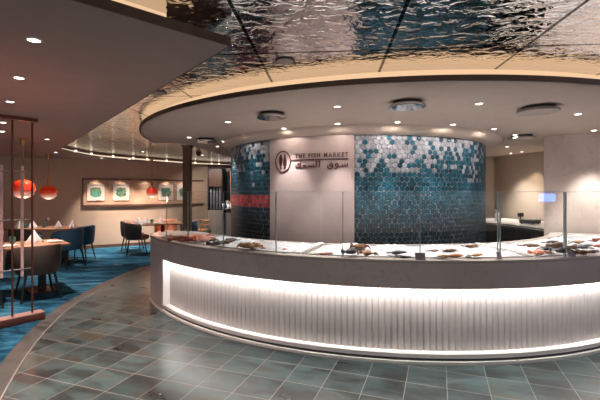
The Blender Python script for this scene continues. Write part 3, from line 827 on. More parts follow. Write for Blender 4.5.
# pendants
def pendant(cx, cy, gy, wpx, hpx, label, energy, mk):
    Y = (LOW - EYE) * F / (HOR - cy); X = (cx - 300) * Y / F
    r = wpx / 2 * Y / F; h = hpx / 2 * Y / F; zc_ = EYE + (HOR - gy) * Y / F
    t = thing('pendant_lamp', label, 'pendant lamp', (X, Y, LOW), 0, 'orange glass pendants')
    dz = zc_ - LOW
    MB().lathe([(.055, 0), (.055, -.012), (.042, -.02), (.036, -.10), (.0, -.10)], n=20).build('canopy', M['brass'], t, smooth=True)
    MB().tube((0, 0, -.09), (0, 0, dz + h + .16), .007).build('rod', M['brass'], t)
    MB().tube((0, 0, dz + h + .17), (0, 0, dz + h - .01), .022).build('socket', M['brass'], t)
    prof = [(r * max(sin(pi * k / 20), 0) ** .8 if 0 < k < 20 else .0, dz - h * cos(pi * k / 20)) for k in range(21)]
    MB().lathe(prof, n=36).build('glass_shade', M['shade'], t, smooth=True)
    l = bpy.data.lights.new('bulb', 'POINT'); l.energy = energy; l.color = (1, .45, .28); l.shadow_soft_size = .08
    o = bpy.data.objects.new('bulb', l); COL.objects.link(o); o.location = (0, 0, dz - h - .06); o.parent = t
pendant(23.3, 139, 188.8, 21, 18.5, 'large orange glass pendant behind the metal divider', 5, 0)
pendant(48.6, 154.5, 192.2, 15.6, 13.8, 'orange glass pendant just right of the metal divider', 4, 0)
Yp = 9.9
pendant(152, HOR - (LOW - EYE) * F / Yp, 192, 10.8, 10.5, 'farthest orange glass pendant, in front of the picture wall', 3, 0)

up = thing('added_red_uplight', 'added unseen black uplighter for the red ceiling glow, left of the divider, beyond the frame', 'uplight', (-2.95, 2.75, .008))  # made-up lamp out of view, reddens the dining ceiling
MB().lathe([(.09, 0), (.09, .02), (.07, .03), (.07, .30), (.06, .30), (.055, .12), (0, .12)], n=24).build('housing', M['black'], up, smooth=True)
MB().lathe([(.05, .121), (.05, .13), (0, .13)], n=20).build('lens', glow('added_red_lens', (1, .25, .16), 2), up)
spot('beam', up, (0, 0, .28), 34, 100, 1, (1, .34, .24), (pi, 0, 0))
# ------------------------------------------------------------------ metal divider on the left
dv_p = on(33, 318, 0.03); dv_d = Vector((-.62, -.78, 0)).normalized()
div = thing('room_divider', 'slender copper and rose metal screen on a brown plinth beside the carpet edge', 'room divider', (dv_p.x, dv_p.y, 0), math.atan2(dv_d.y, dv_d.x))
MB().box((.58, 0, .048), (1.36, .15, .08)).build('plinth', M['copper'], div, bevel=.004)
MB().box((.58, 0, .092), (1.36, .15, .01)).build('plinth_top', mat('rose_plinth', (.40, .24, .21), .4), div)
MB().box((.64, 0, LOW - .02), (1.34, .13, .04)).build('head_rail', M['copper'], div)
def div_s(px): # distance along the divider that shows at a column
    k = (px - 300) / F
    return (k * dv_p.y - dv_p.x) / (dv_d.x - k * dv_d.y)
for px_ in (32.2, 12.3, -12):
    s = div_s(px_); MB().tube((s, 0, .07), (s, 0, LOW - .03), .011, n=10).build('post', M['copper'], div)
for px_, z0, z1 in ((23.2, 166, 276.5), (2.4, 165, 278.5), (-18, 164, 281)):
    s = div_s(px_); Yd = dv_p.y + dv_d.y * s
    MB().tube((s, -.035, EYE + (HOR - z1) * Yd / F), (s, -.035, EYE + (HOR - z0) * Yd / F), .017, n=12).build('rose_bar', M['rose'], div, smooth=True)
for y_ in (171.5, 220, 269.5):
    Yd = dv_p.y - .1; z = EYE + (HOR - y_) * Yd / F
    MB().tube((0, -.014, z), (1.25, -.014, z), .007, n=8).build('cross_rod', M['steel'], div)

# ------------------------------------------------------------------ chairs
def make_chair(name, outm, inm, label, group):
    t = thing(name, label, 'chair', group=group)
    # tub shell wraps the back (local +y is the front)
    def shell(r_out, r_in, z0, z1b, z1f, span):
        mb = MB(); n = 28; vs = []
        for i in range(n + 1):
            a = -span + 2 * span * i / n; q = abs(a) / span
            zt = z1b + (z1f - z1b) * q ** 4; zb = z0 + .03 * q ** 3
            for r_, z_, fl in ((r_out - .03, zb, 0), (r_out, zb + .06, .2), (r_out + .018, zt - .03, 1), (r_out + .004, zt, 1), (r_in + .012, zt - .004, 1), (r_in, zt - .04, 1), (r_in, zb + .06, .2), (r_in, zb, 0)):
                vs.append((r_ * sin(a) * 1.02, -r_ * cos(a), z_))
        m_ = 8
        mb.add(vs, [(i * m_ + k, (i + 1) * m_ + k, (i + 1) * m_ + (k + 1) % m_, i * m_ + (k + 1) % m_) for i in range(n) for k in range(m_)] + [tuple(range(m_)), tuple(n * m_ + k for k in range(m_ - 1, -1, -1))])
        return mb
    shell(.275, .245, .36, .76, .68, R(112)).build('backrest', outm, t, smooth=True, angle=70)
    shell(.243, .215, .42, .74, .66, R(104)).build('back_cushion', inm, t, smooth=True, angle=70)
    MB().lathe([(.0, .35), (.20, .35), (.232, .37), (.238, .42), (.22, .455), (.15, .468), (0, .47)], n=32, sx=1, sy=1.08, c=(0, .02, 0)).build('seat', inm, t, smooth=True)
    for sx in (-1, 1):
        for sy in (-1, 1):
            MB().tube((sx * .235, sy * .225, 0), (sx * .165, sy * .165, .37), .011, .018, n=8).build('leg', M['black'], t)
    return t
CG = 'tub chairs in the dining area'
def face(p, q): return math.atan2(q[1] - p[1], q[0] - p[0]) - pi / 2
TD, TDn = Vector((-.71, -.70)).normalized(), Vector((-.71, .70)).normalized()
brown = make_chair('dining_chair', M['brownhide'], M['orange'], 'nearest brown tub chair at the front table, right of the divider', CG)
brown.location = (-3.70, 5.50, .008); brown.rotation_euler.z = face((0, 0), TDn)
dup(brown, (-4.15, 5.02, .008), face((0, 0), TDn), 'brown tub chair at the front table, behind the divider bars', CG)
blue = make_chair('dining_chair', M['bluehide'], M['orange'], 'blue tub chair at the second table, nearest its right corner', CG)
blue.location = (-4.62, 7.74, .008); blue.rotation_euler.z = face((0, 0), (-.85, .25))
dup(blue, (-4.77, 8.46, .008), face((0, 0), (-.9, -.1)), 'blue tub chair at the second table, half behind its neighbour', CG)
dup(brown, (-5.55, 7.9, .008), face((0, 0), (.2, 1)), 'brown tub chair on the near side of the second table', CG)
grey = make_chair('dining_chair', M['greyhide'], M['orange'], 'charcoal tub chair at the far table, nearer the aisle', CG)
grey.location = (-3.94, 9.42, .008); grey.rotation_euler.z = face((0, 0), (.85, .35))
dup(grey, (-4.27, 9.95, .008), face((0, 0), (.9, .2)), 'charcoal tub chair at the far table, against the picture wall side', CG)
org = make_chair('dining_chair', M['orange'], M['orange'], 'tan leather tub chair at the far table, with its back to the picture wall', CG)
org.location = (-3.56, 10.36, .008); org.rotation_euler.z = face((0, 0), (.1, -1))
dup(blue, (-2.93, 10.1, .008), face((0, 0), (-.85, -.5)), 'blue tub chair at the far table, seen past the counter end', CG)
# light wooden armchair
wc = thing('wooden_chair', 'light bentwood armchair between the column and the grey cabinet', 'chair', (-2.78, 10.9, .0), R(150))
MB().box((0, 0, .44), (.44, .44, .04)).build('seat', M['lightwood'], wc, bevel=.01)
for sx in (-1, 1):
    for sy in (-1, 1): MB().tube((sx * .2, sy * .2, 0), (sx * .19, sy * .19, .68 if sy < 0 else .62), .018, n=8).build('leg', M['lightwood'], wc)
MB().path([(sin(a) * .24, -cos(a) * .22, .70) for a in [R(-115 + 230 * k / 16) for k in range(17)]], .024).build('back_rail', M['lightwood'], wc, smooth=True)
MB().path([(sin(a) * .20, -cos(a) * .2, .58) for a in [R(-50 + 100 * k / 8) for k in range(9)]], .014).build('back_slat', M['lightwood'], wc, smooth=True)

# ------------------------------------------------------------------ tables
def table(c, dirv, L, Wd, label, h=.735):
    t = thing('dining_table', label, 'table', (c[0], c[1], .008), math.atan2(dirv[1], dirv[0]))
    MB().box((0, 0, h - .023), (L, Wd, .03)).build('table_top', M['tabletop'], t, bevel=.006)
    for s in ((-1, 1) if L > 1 else (0,)):
        MB().box((s * L * .28, 0, (h - .03) / 2 + .005), (.09, .09, h - .05)).build('leg', M['black'], t)
        MB().box((s * L * .28, 0, .012), (.36, .5, .024)).build('foot_plate', M['black'], t, bevel=.004)
    return t
C1 = Vector((-3.42, 5.83))
t1c = C1 + TD * .65 + TDn * .40
table(t1c, TD, 1.30, .80, 'oak dining table nearest the viewer, behind the divider')
t2c = Vector((-5.56, 8.44)); table(t2c, (-1, .02), 1.5, .80, 'second oak dining table, behind the nearest one')
t3c = Vector((-3.40, 9.66)); table(t3c, (.93, .36), .92, .80, 'far oak dining table by the picture wall')

# napkins, plates, glasses
def napkin_mesh():
    return MB().lathe([(.085, 0), (.088, .008), (.062, .05), (.034, .105), (.012, .15), (0, .165)], n=30, wob=lambda a, z: 1 + .30 * cos(5 * a) * (1 - z / .2), sy=.75)
nap = napkin_mesh().build('napkin', M['napkin'], smooth=True, angle=60); 
cup = MB().lathe([(.026, 0), (.030, .004), (.040, .05), (.042, .10), (.039, .10), (.037, .05), (.026, .012), (0, .010)], n=20).build('tumbler', M['tealglass'], smooth=True)
plt = MB().lathe([(.05, 0), (.075, .004), (.118, .014), (.122, .017), (.118, .018), (.07, .008), (0, .007)], n=28).build('side_plate', M['plate'], smooth=True)
wg = MB().lathe([(.032, 0), (.032, .003), (.005, .008), (.004, .085), (.020, .10), (.034, .13), (.034, .17), (.028, .20), (.027, .20), (.032, .17), (.030, .13), (.004, .10), (0, .10)], n=18).build('wine_glass', M['clearcup'], smooth=True)
used = {}
def place(src, p, label, cat, group, rz=0, s=1):
    if src.name not in used: used[src.name] = 1; o = src
    else: o = src.copy(); COL.objects.link(o)
    o.location = p; o.rotation_euler = (0, 0, rz); o.scale = (s, s, s); tag(o, label, cat, group); return o
TZ = .008 + .735 - .008
def tp(px, py, h=None):
    p = on(px, py, TZ); return (p.x, p.y, TZ)
def loc_table(c, d, u, v):
    dx = Vector((d[0], d[1])).normalized(); dy = Vector((-dx.y, dx.x)); q = Vector(c) + dx * u + dy * v
    return (q.x, q.y, TZ)
T1, T2, T3 = (t1c, TD), (t2c, (-1, .02)), (t3c, (.93, .36))
NG, PG, GG, WGp = 'folded napkins on the tables', 'side plates on the tables', 'teal tumblers on the tables', 'stem glasses on the tables'
place(nap, loc_table(*T1, -.28, -.10), 'large white folded napkin on the nearest table', 'napkin', NG, .4, 1.15)
place(nap, loc_table(*T1, .30, .12), 'white folded napkin on the nearest table, at its left half', 'napkin', NG, 1.1)
place(plt, loc_table(*T1, -.52, .05), 'white plate at the right corner of the nearest table', 'plate', PG)
place(plt, loc_table(*T1, .08, .18), 'white plate in the middle of the nearest table', 'plate', PG)
place(cup, loc_table(*T1, -.38, -.28), 'teal tumbler right of the large napkin on the nearest table', 'glass', GG)
place(cup, loc_table(*T1, -.02, -.16), 'teal tumbler left of the large napkin on the nearest table', 'glass', GG)
place(wg, loc_table(*T1, .12, -.10), 'stem glass on the nearest table, right one of a pair', 'glass', WGp)
place(wg, loc_table(*T1, .22, -.06), 'stem glass on the nearest table, left one of a pair', 'glass', WGp)
for i, (px_, py_) in enumerate(((19, 231.3), (32.5, 231.0), (58.5, 231.4), (72.5, 230.2))):
    X = (px_ - 300) / F
    place(nap, (X * (8.25 + .1 * (i % 2)), 8.25 + .1 * (i % 2), TZ), 'white folded napkin on the second table, ' + ['leftmost', 'second from left', 'third from left', 'rightmost'][i], 'napkin', NG, i * .7, 1.0)
for i, px_ in enumerate((44.2, 25.5)):
    place(cup, ((px_ - 300) / F * 8.4, 8.4, TZ), 'teal tumbler on the second table, ' + ['between the middle napkins', 'between the left napkins'][i], 'glass', GG)
place(wg, ((47.6 - 300) / F * 8.55, 8.55, TZ), 'stem glass on the second table beside the teal tumbler', 'glass', WGp)
for i, px_ in enumerate((138.7, 146.5, 159)):
    place(nap, ((px_ - 300) / F * 9.6, 9.6 + (.1 if i == 2 else 0), TZ), 'white folded napkin on the far table, ' + ['leftmost', 'middle', 'rightmost'][i], 'napkin', NG, i, .95)
place(cup, ((152 - 300) / F * 9.5, 9.5, TZ), 'teal tumbler on the far table', 'glass', GG)
for i, (px_, yy) in enumerate(((144, 9.5), (156, 9.5))):
    place(plt, ((px_ - 300) / F * yy, yy, TZ), 'white plate on the far table, ' + ['left', 'right'][i], 'plate', PG)

# ------------------------------------------------------------------ pictures
for i, (x, w_) in enumerate(((95.8, 'first from left'), (121, 'second from left'), (165.6, 'third from left, right of the far pendant'), (183.5, 'fourth, half hidden by the column'))):
    q = pw(x, None, .02); ref = pw(110)
    zc_ = EYE + (HOR - 192.6) * ref[1] / F
    t = thing('framed_picture', 'square white framed print of a teal cluster, ' + w_, 'picture', (q[0], q[1], zc_ - .21), WZ, 'framed prints on the wood band')
    fr = MB()
    for c, d in (((0, -.015, .008), (.40, .03, .016)), ((0, -.015, .432), (.40, .03, .016)), ((-.192, -.015, .22), (.016, .03, .44)), ((.192, -.015, .22), (.016, .03, .44))): fr.box(c, d)
    fr.build('frame', M['white'], t)
    MB().box((0, -.008, .22), (.37, .012, .41)).build('mat_board', M['plate'], t)
    P = []; n = 40; rr = random.Random(i)
    for k in range(n):
        a = 2 * pi * k / n; r_ = .128 + .016 * rr.uniform(-1, 1)
        sq = 1 / max(abs(cos(a)), abs(sin(a))) ** .6
        P.append((r_ * sq * cos(a), .22 + r_ * sq * sin(a)))
    vs = [(x_, -.015, z_) for x_, z_ in P] + [(x_, -.0165, z_) for x_, z_ in P]
    MB().add(vs, [tuple(range(n)), tuple(range(2 * n - 1, n - 1, -1))] + [(k, (k + 1) % n, n + (k + 1) % n, n + k) for k in range(n)]).build('print', mat_art(i), t)

# ------------------------------------------------------------------ far cabinet left of the drum
Yc = 11.2
cx0, cx1 = (207.6 - 300) / F * Yc, (222.3 - 300) / F * Yc
cab = thing('display_cabinet', 'tall dark cabinet on a grey base between the column and the drum', 'cabinet', ((cx0 + cx1) / 2, Yc + .2, 0))
cw = cx1 - cx0
MB().box((0, 0, .49), (cw, .4, .98)).build('grey_base', M['greycab'], cab, bevel=.004)
zt = EYE + (HOR - 169) * Yc / F
fr = MB()
fr.box((-cw / 2 + .015, 0, (.98 + zt) / 2), (.03, .4, zt - .98)); fr.box((cw / 2 - .015, 0, (.98 + zt) / 2), (.03, .4, zt - .98)); fr.box((0, 0, zt - .02), (cw, .4, .04)); fr.box((0, .19, (.98 + zt) / 2), (cw, .02, zt - .98))
fr.build('upper_case', M['darksteel'], cab)
MB().box((0, -.17, zt - .27), (cw - .07, .02, .46)).build('wooden_door', M['curtain'], cab)
MB().box((0, -.02, 1.0), (cw - .06, .34, .02)).build('shelf', M['black'], cab)
for k in range(4):
    t = tag(MB().lathe([(.028, 0), (.032, .01), (.032, .50), (.02, .54), (.012, .56), (.012, .60), (0, .60)], c=(0, 0, 0), n=14).build('tall_bottle', M['bluegrey'], smooth=True), 'tall pale blue bottle in the dark cabinet, ' + ['leftmost', 'second', 'third', 'rightmost'][k], 'bottle', 'bottles in the dark cabinet')
    t.location = (cab.location.x - cw / 2 + .08 + k * .088, Yc + .08, 1.01)
cx2, cx3 = (223 - 300) / F * Yc, (236 - 300) / F * Yc
sh = thing('mirror_shelving', 'narrow grey shelf unit with glinting panels beside the tiled drum', 'shelving', ((cx2 + cx3) / 2, Yc + .35, 0)); sw = cx3 - cx2
MB().box((0, 0, .45), (sw, .3, .9)).build('base', M['greycab'], sh)
MB().box((0, .1, 1.55), (sw, .04, 1.3)).build('back_board', M['darksteel'], sh)
for k, (u, m_) in enumerate(((-.12, M['bluegrey']), (-.03, M['lightwood']), (.05, M['steel']), (.12, M['curtain']))):
    MB().box((u, .05, 1.55), (.05, .03, 1.2)).build('panel', m_, sh)
MB().box((0, -.02, .95), (sw, .28, .1)).build('dark_shelf', M['black'], sh)
lamp = thing('desk_lamp', 'small silver dome lamp on the shelf beside the drum', 'lamp', ((223.6 - 300) / F * Yc, Yc + .12, .902))
lamp.location = ((227 - 300) / F * (Yc + .30), Yc + .30, 1.0)
MB().lathe([(.06, 0), (.06, .012), (.01, .02), (.008, .22), (0, .22)], n=16).build('stand', M['steel'], lamp)
MB().lathe([(.02, .26), (.06, .245), (.09, .20), (.10, .15), (.097, .15), (.085, .20), (.05, .24), (0, .25)], n=20).build('shade', M['white'], lamp, smooth=True)
l = bpy.data.lights.new('bulb', 'POINT'); l.energy = 3; l.color = (.9, .95, 1); l.shadow_soft_size = .03
o = bpy.data.objects.new('bulb', l); COL.objects.link(o); o.location = (0, 0, .13); o.parent = lamp

# ------------------------------------------------------------------ back counter on the right
bf = spline([(3.50, 8.75), (3.58, 8.2), (3.68, 7.67), (3.88, 7.3), (3.98, 6.78), (3.94, 6.3)], 6)
bc = thing('back_counter', 'curved back counter with pale top and black drawers behind the marble wall', 'counter', (4.3, 7.4, 0))
def bl(mb): mb.v = [(x - 4.3, y - 7.4, z) for x, y, z in mb.v]; return mb
bback = [(5.55, 6.35), (5.0, 8.1), (4.72, 9.0)]
bl(MB().prism(bf + bback, .865, .90)).build('worktop', M['backtop'], bc)
bfi = offset(bf, .05)
bl(MB().prism(bfi + bback, .08, .865)).build('carcass', M['darksteel'], bc)
bl(MB().prism(offset(bf, .09) + bback, 0, .08)).build('kick_board', M['black'], bc)
for k in range(2, len(bfi) - 6, 5):
    A, B = Vector(bfi[k]), Vector(bfi[k + 4]); c = (A + B) / 2; d = B - A; n_ = Vector((-d.y, d.x)).normalized()
    dr = bl(MB().box((c.x + n_.x * .012, c.y + n_.y * .012, .5), (d.length * .9, .02, .60), math.atan2(d.y, d.x))).build('drawer', M['fridge'], bc)
    bl(MB().box((c.x + n_.x * .035, c.y + n_.y * .035, .74), (d.length * .6, .02, .02), math.atan2(d.y, d.x))).build('handle', M['steel'], dr)
sc0 = at(530, 224.5, 7.3)
scl = thing('counter_scale', 'black weighing scale on the back counter', 'scale', (sc0.x, 7.3, .90), .5)
MB().box((0, 0, .045), (.26, .26, .06)).build('body', M['black'], scl, bevel=.008)
MB().box((0, 0, .085), (.30, .28, .012)).build('platter', M['steel'], scl, bevel=.003)
for sx in (-1, 1):
    for sy in (-1, 1): MB().tube((sx * .1, sy * .1, 0), (sx * .1, sy * .1, .02), .014).build('foot', M['black'], scl)
MB().tube((-.1, .12, .06), (-.1, .12, .17), .012).build('stem', M['black'], scl)
MB().box((-.1, .12, .17), (.14, .03, .07)).build('display', M['black'], scl)
dsp = at(493, 216, 8.0)
ds = thing('soap_dispenser', 'white rounded dispenser at the far end of the back counter', 'dispenser', (dsp.x + .12, 8.05, .90))
MB().lathe([(.05, 0), (.055, .01), (.055, .14), (.03, .18), (.012, .19), (.012, .22), (0, .22)], n=18).build('bottle', M['white'], ds, smooth=True)
MB().tube((0, 0, .215), (-.06, 0, .225), .008).build('spout', M['white'], ds)
# spot on the rear wall
downlight(on(522, 151.5, LOW), 'recessed downlight grazing the rear wall behind the marble wall', SO, 26, 75, (5.05, 8.35, .9), col=(1, .80, .60), blend=.4)

# ------------------------------------------------------------------ seafood on the ice
fish_m = {k: mat('fish_' + k, c, .3, var=.35, scale=25, coat=.4) for k, c in dict(dark=(.045, .045, .05), grey=(.20, .20, .22), brown=(.16, .075, .035), tan=(.42, .24, .13), pink=(.48, .22, .18), orange=(.52, .17, .08), red=(.26, .06, .035)).items()}
eye_m = mat('fish_eye', (.02, .02, .02), .1)
def make_fish(c, name='whole_fish', fat=1):
    m_ = fish_m[c]
    prof = []; mb = MB(); n = 14; vs = []; K = 16
    for i in range(K + 1):
        x = -1 + 2 * i / K
        w = max((1 - abs(x) ** 2.2), 0) ** .8 * (1 - .25 * x) if x > -.85 else .10
        for k in range(n):
            a = 2 * pi * k / n; vs.append((x * .12, .038 * fat * w * cos(a) + .006 * sin(3 * x), .016 + .016 * w * sin(a)))
    mb.add(vs, [(i * n + k, i * n + (k + 1) % n, (i + 1) * n + (k + 1) % n, (i + 1) * n + k) for i in range(K) for k in range(n)] + [tuple(range(n - 1, -1, -1)), tuple(range(K * n, (K + 1) * n))])
    o = mb.build(name, m_, smooth=True, angle=80)
    def fin(nm, P, z0, z1): MB().prism(P, z0, z1).build(nm, m_, o)
    fin('tail_fin', [(-.10, -.008), (-.16, -.045), (-.145, 0), (-.16, .045), (-.10, .008)], .012, .019)
    fin('dorsal_fin', [(.03, .03 * fat), (-.02, .055 * fat), (-.06, .05 * fat), (-.05, .022 * fat)], .013, .018)
    fin('belly_fin', [(.03, -.03 * fat), (-.01, -.05 * fat), (-.03, -.045 * fat), (-.02, -.025 * fat)], .013, .018)
    MB().lathe([(0, -.004), (.006, 0), (0, .004)], c=(.085, .004, .028), n=10).build('eye', eye_m, o, smooth=True)
    return o
def make_crab(c):
    m_ = fish_m[c]
    o = MB().lathe([(0, 0), (.045, .004), (.062, .016), (.05, .03), (.02, .038), (0, .039)], n=22, sx=1.15, sy=.85).build('crab', m_, smooth=True)
    for s in (-1, 1):
        MB().path([(s * .055, .03, .016), (s * .085, .055, .02), (s * .07, .085, .018), (s * .045, .10, .016)], [.010, .012, .018, .006]).build('claw', m_, o, smooth=True)
        for k in range(3):
            y = .01 - k * .026
            MB().path([(s * .058, y, .016), (s * .10, y - .012, .026), (s * .125, y - .035, .004)], [.007, .006, .003], 6).build('leg', m_, o, smooth=True)
    return o
def make_lobster(c):
    m_ = fish_m[c]
    prof = [(0, -.13)]
    mb = MB(); n = 14; vs = []; K = 22
    for i in range(K + 1):
        x = -1 + 2 * i / K; w = (.030 if x < 0 else .036) * (1 - max(x - .3, 0) * 1.1) * (.75 + .25 * (1 + x)) * (1 + (.10 * (i % 3 == 0) if x < 0 else 0))
        w = max(w, .006)
        for k in range(n):
            a = 2 * pi * k / n; vs.append((x * .15, w * cos(a), .026 + .8 * w * sin(a)))
    mb.add(vs, [(i * n + k, i * n + (k + 1) % n, (i + 1) * n + (k + 1) % n, (i + 1) * n + k) for i in range(K) for k in range(n)] + [tuple(range(n - 1, -1, -1)), tuple(range(K * n, (K + 1) * n))])
    o = mb.build('lobster', m_, smooth=True, angle=60)
    MB().prism([(-.145, -.012), (-.20, -.05), (-.215, -.02), (-.22, .0), (-.215, .02), (-.20, .05), (-.145, .012)], .016, .024).build('tail_fan', m_, o)
    for s in (-1, 1):
        MB().path([(.09, s * .03, .024), (.13, s * .075, .024), (.18, s * .085, .022), (.23, s * .06, .02)], [.009, .010, .024, .006]).build('claw', m_, o, smooth=True)
        MB().path([(.14, s * .008, .03), (.22, s * .03, .06), (.30, s * .09, .03)], [.004, .003, .002], 6).build('antenna', m_, o)
        for k in range(3): MB().path([(.06 - k * .03, s * .03, .02), (.06 - k * .035, s * .065, .03), (.05 - k * .04, s * .09, .004)], .004, 6).build('leg', m_, o)
    return o
def make_shell(c):
    return MB().lathe([(0, 0), (.05, .002), (.066, .010), (.05, .022), (.02, .030), (0, .031)], n=40, sy=.85, wob=lambda a, z: 1 + .06 * cos(14 * a) + .15 * cos(a)).build('shellfish', fish_m[c], smooth=True, angle=60)
protos = {}
def sea(kind, c, px_, py_, rz, s, label, raised=.0):
    key = (kind, c); p = on(px_, py_, .935)
    r = math.hypot(p.x - CC[0], p.y - CC[1]); a = math.atan2(p.x - CC[0], CC[1] - p.y)
    z = max(ice_h(p.x, p.y), .912) - .002
    if key not in protos:
        o = dict(fish=lambda: make_fish(c), fat=lambda: make_fish(c, 'flat_fish', 1.7), crab=lambda: make_crab(c), lobster=lambda: make_lobster(c), shell=lambda: make_shell(c))[kind]()
        protos[key] = o; o.location = (p.x, p.y, z); o.rotation_euler = (0, 0, rz)
    else: o = dup(protos[key], (p.x, p.y, z), rz, label)
    s *= .72 if kind == 'lobster' and px_ > 300 else .66 if kind == 'lobster' else (.74 if kind == 'crab' else .62)
    o.scale = (s, s, s * 1.55)
    tag(o, label, {'fish': 'fish', 'fat': 'fish', 'crab': 'crab', 'lobster': 'lobster', 'shell': 'shellfish'}[kind], 'seafood laid out on the ice')
SEA = [
    ('lobster', 'red', 184, 241, 2.9, 1.25, 'dark red lobster nearest the left end of the ice'),
    ('lobster', 'orange', 195, 240, .3, 1.2, 'orange lobster beside the dark red one at the left end'),
    ('crab', 'pink', 205, 240.5, .6, 1.3, 'pale pink crab right of the orange lobster'),
    ('fish', 'dark', 211, 239.5, .2, 1.25, 'black fish behind the pale crab, left ice bed'),
    ('crab', 'dark', 217, 246, 1.0, 1.2, 'black crab at the front of the left ice bed'),
    ('fish', 'dark', 219, 242.5, 2.5, 1.3, 'black fish just behind the black crab'),
    ('fish', 'brown', 226, 242, .4, 1.2, 'brown fish left of the second glass joint'),
    ('fish', 'grey', 231, 240.6, 2.7, 1.2, 'grey fish near the left edge of the tiles'),
    ('crab', 'tan', 248, 247.5, .2, 1.3, 'tan crab in front of the left tiles'),
    ('crab', 'orange', 257, 245.5, 1.8, 1.1, 'small orange crab behind the tan crab'),
    ('shell', 'brown', 252.5, 249.3, 0, .8, 'small brown shellfish at the feet of the tan crab'),
    ('shell', 'tan', 263, 249.5, 0, .7, 'tan shellfish alone on the ice left of the first divider'),
    ('shell', 'pink', 284.5, 250.3, 0, .6, 'tiny pink shellfish close to the first divider'),
    ('fish', 'pink', 326, 255.0, .1, 1.0, 'pink fish at the front below the sign panel'),
    ('crab', 'dark', 351, 254, .3, 1.1, 'dark crab left of the three middle shellfish'),
    ('shell', 'dark', 351.5, 250.2, 0, .7, 'dark shellfish behind the dark crab'),
    ('crab', 'brown', 359, 249.8, .1, 1.1, 'brown crab at the back of the middle ice'),
    ('shell', 'brown', 367, 250.8, 0, .8, 'brown shellfish right of the brown crab'),
    ('crab', 'tan', 367, 256, 2.2, .95, 'tan crab at the front of the middle ice'),
    ('fish', 'dark', 399, 253.6, .15, 1.15, 'black fish above the short black one, middle ice'),
    ('fish', 'dark', 405.5, 257.6, 0, .8, 'short black fish left of the grey price card'),
    ('fat', 'brown', 433.5, 252.4, .2, .75, 'brown flat fish right of the grey price card'),
    ('fat', 'tan', 443, 255.7, 2.9, .8, 'tan flat fish between two brown fish'),
    ('fish', 'brown', 451, 252.4, .1, .85, 'slim brown fish at the back, right half of the middle ice'),
    ('fish', 'orange', 455.5, 257.2, .1, 1.05, 'orange fish at the front, right half of the middle ice'),
    ('fish', 'brown', 471.5, 248.5, -.2, 1.0, 'brown fish near the back end of the second divider'),
    ('fish', 'tan', 477, 255.3, .3, .9, 'tan fish left of the tall glass joint'),
    ('shell', 'dark', 468, 258.2, 0, .7, 'dark shellfish at the front edge left of the tall glass joint'),
    ('fish', 'brown', 531, 246.3, -.1, 1.25, 'brown fish farthest left on the right ice bed'),
    ('crab', 'orange', 539, 253.3, .4, 1.0, 'bright orange crab on the right ice bed'),
    ('fish', 'dark', 552.5, 244.4, .3, 1.25, 'black fish at the back of the right ice bed'),
    ('lobster', 'brown', 557, 249.5, .3, 1.15, 'dark brown lobster in the middle of the right ice bed'),
    ('fish', 'dark', 549, 251.8, .2, 1.1, 'black fish in front of the dark brown lobster'),
    ('crab', 'dark', 561, 254.3, 0, 1.05, 'black crab at the front of the right ice bed'),
    ('fish', 'brown', 570.5, 247.7, .1, 1.1, 'brown fish right of the dark brown lobster'),
    ('fish', 'dark', 580.5, 247.8, 2.9, 1.1, 'black fish behind the slate price card'),
    ('fish', 'tan', 579, 243.4, .1, 1.0, 'tan fish at the back right of the ice'),
    ('crab', 'brown', 583, 253.0, .6, 1.05, 'brown crab right of the slate price card'),
    ('fish', 'grey', 588, 247.3, .2, 1.0, 'grey fish near the right frame edge'),
    ('fish', 'dark', 594, 251.5, .3, 1.0, 'black fish at the right frame edge, front'),
    ('fish', 'orange', 598, 246.5, .2, .9, 'orange fish at the right frame edge, middle'),
    ('lobster', 'red', 601, 241.6, .1, .9, 'red lobster at the right frame edge, back'),
]
for row in SEA: sea(*row)
card_m = mat('slate_card', (.34, .30, .34), .5)
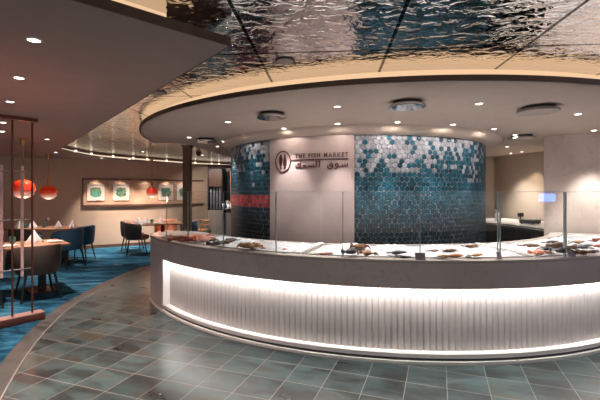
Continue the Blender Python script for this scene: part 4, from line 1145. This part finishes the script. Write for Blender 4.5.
for px_, py_, lab in ((420.5, 259.2, 'grey price card on the middle ice'), (573, 256.6, 'slate price card on the right ice'), (500, 258.2, 'small grey price card at the tall glass joint')):
    p = on(px_, py_, .925); a = math.atan2(p.x - CC[0], CC[1] - p.y)
    t = thing('price_card', lab, 'price card', (p.x, p.y, .918), a, 'price cards on the ice')
    w_ = .085 if px_ != 500 else .04
    v = [(-w_ / 2, 0, 0), (w_ / 2, 0, 0), (w_ / 2, .022, .058), (-w_ / 2, .022, .058), (-w_ / 2, .006, 0), (w_ / 2, .006, 0), (w_ / 2, .028, .058), (-w_ / 2, .028, .058)]
    MB().add(v, [(0, 1, 2, 3), (7, 6, 5, 4), (0, 4, 5, 1), (1, 5, 6, 2), (2, 6, 7, 3), (3, 7, 4, 0)]).build('card', card_m, t)
    MB().box((0, .02, .003), (w_, .05, .006)).build('foot', card_m, t)

# ------------------------------------------------------------------ lit things across the hall that mirror in the screens
def mirrored(px0, px1, py0, py1, pane, dist):
    A, B = Vector(pol(CC, GR, ja[pane])), Vector(pol(CC, GR, ja[pane + 1])); d = (B - A).normalized(); n_ = Vector((d.y, -d.x))
    out = []
    for x, y in ((px0, py1), (px1, py1), (px1, py0), (px0, py0)):
        v = Vector(((x - 300) / F, 1.0)); t = (A - Vector((0, 0))).dot(n_) / v.dot(n_); P = v * t
        r = v - 2 * v.dot(n_) * n_
        k = dist / v.length
        out.append(Vector((P.x + r.x * k, P.y + r.y * k, EYE + (HOR - y) / F * (t + k))))
    return out, n_
q, n_ = mirrored(538, 555, 193.6, 201.5, 6, 5.5)
mon = thing('wall_monitor', 'blue lit screen on the far side of the hall, mirrored in the glass', 'screen', tuple((q[0] + q[2]) / 2))
qq = [p - mon.location for p in q]; nn = (qq[1] - qq[0]).cross(qq[3] - qq[0]).normalized(); 
back = [p - nn * .05 for p in qq]
if (Vector((0, 3, 1.5)) - mon.location).dot(nn) < 0: back = [p + nn * .05 for p in qq]
MB().add(qq, [(0, 1, 2, 3)]).build('display', glow('screen_blue', (.08, .25, 1.0), 26), mon)
MB().add([p + (b - p) * .1 for p, b in zip(qq, back)] + back, [(0, 1, 2, 3), (4, 5, 6, 7), (0, 1, 5, 4), (1, 2, 6, 5), (2, 3, 7, 6), (3, 0, 4, 7)]).build('casing', M['black'], mon)
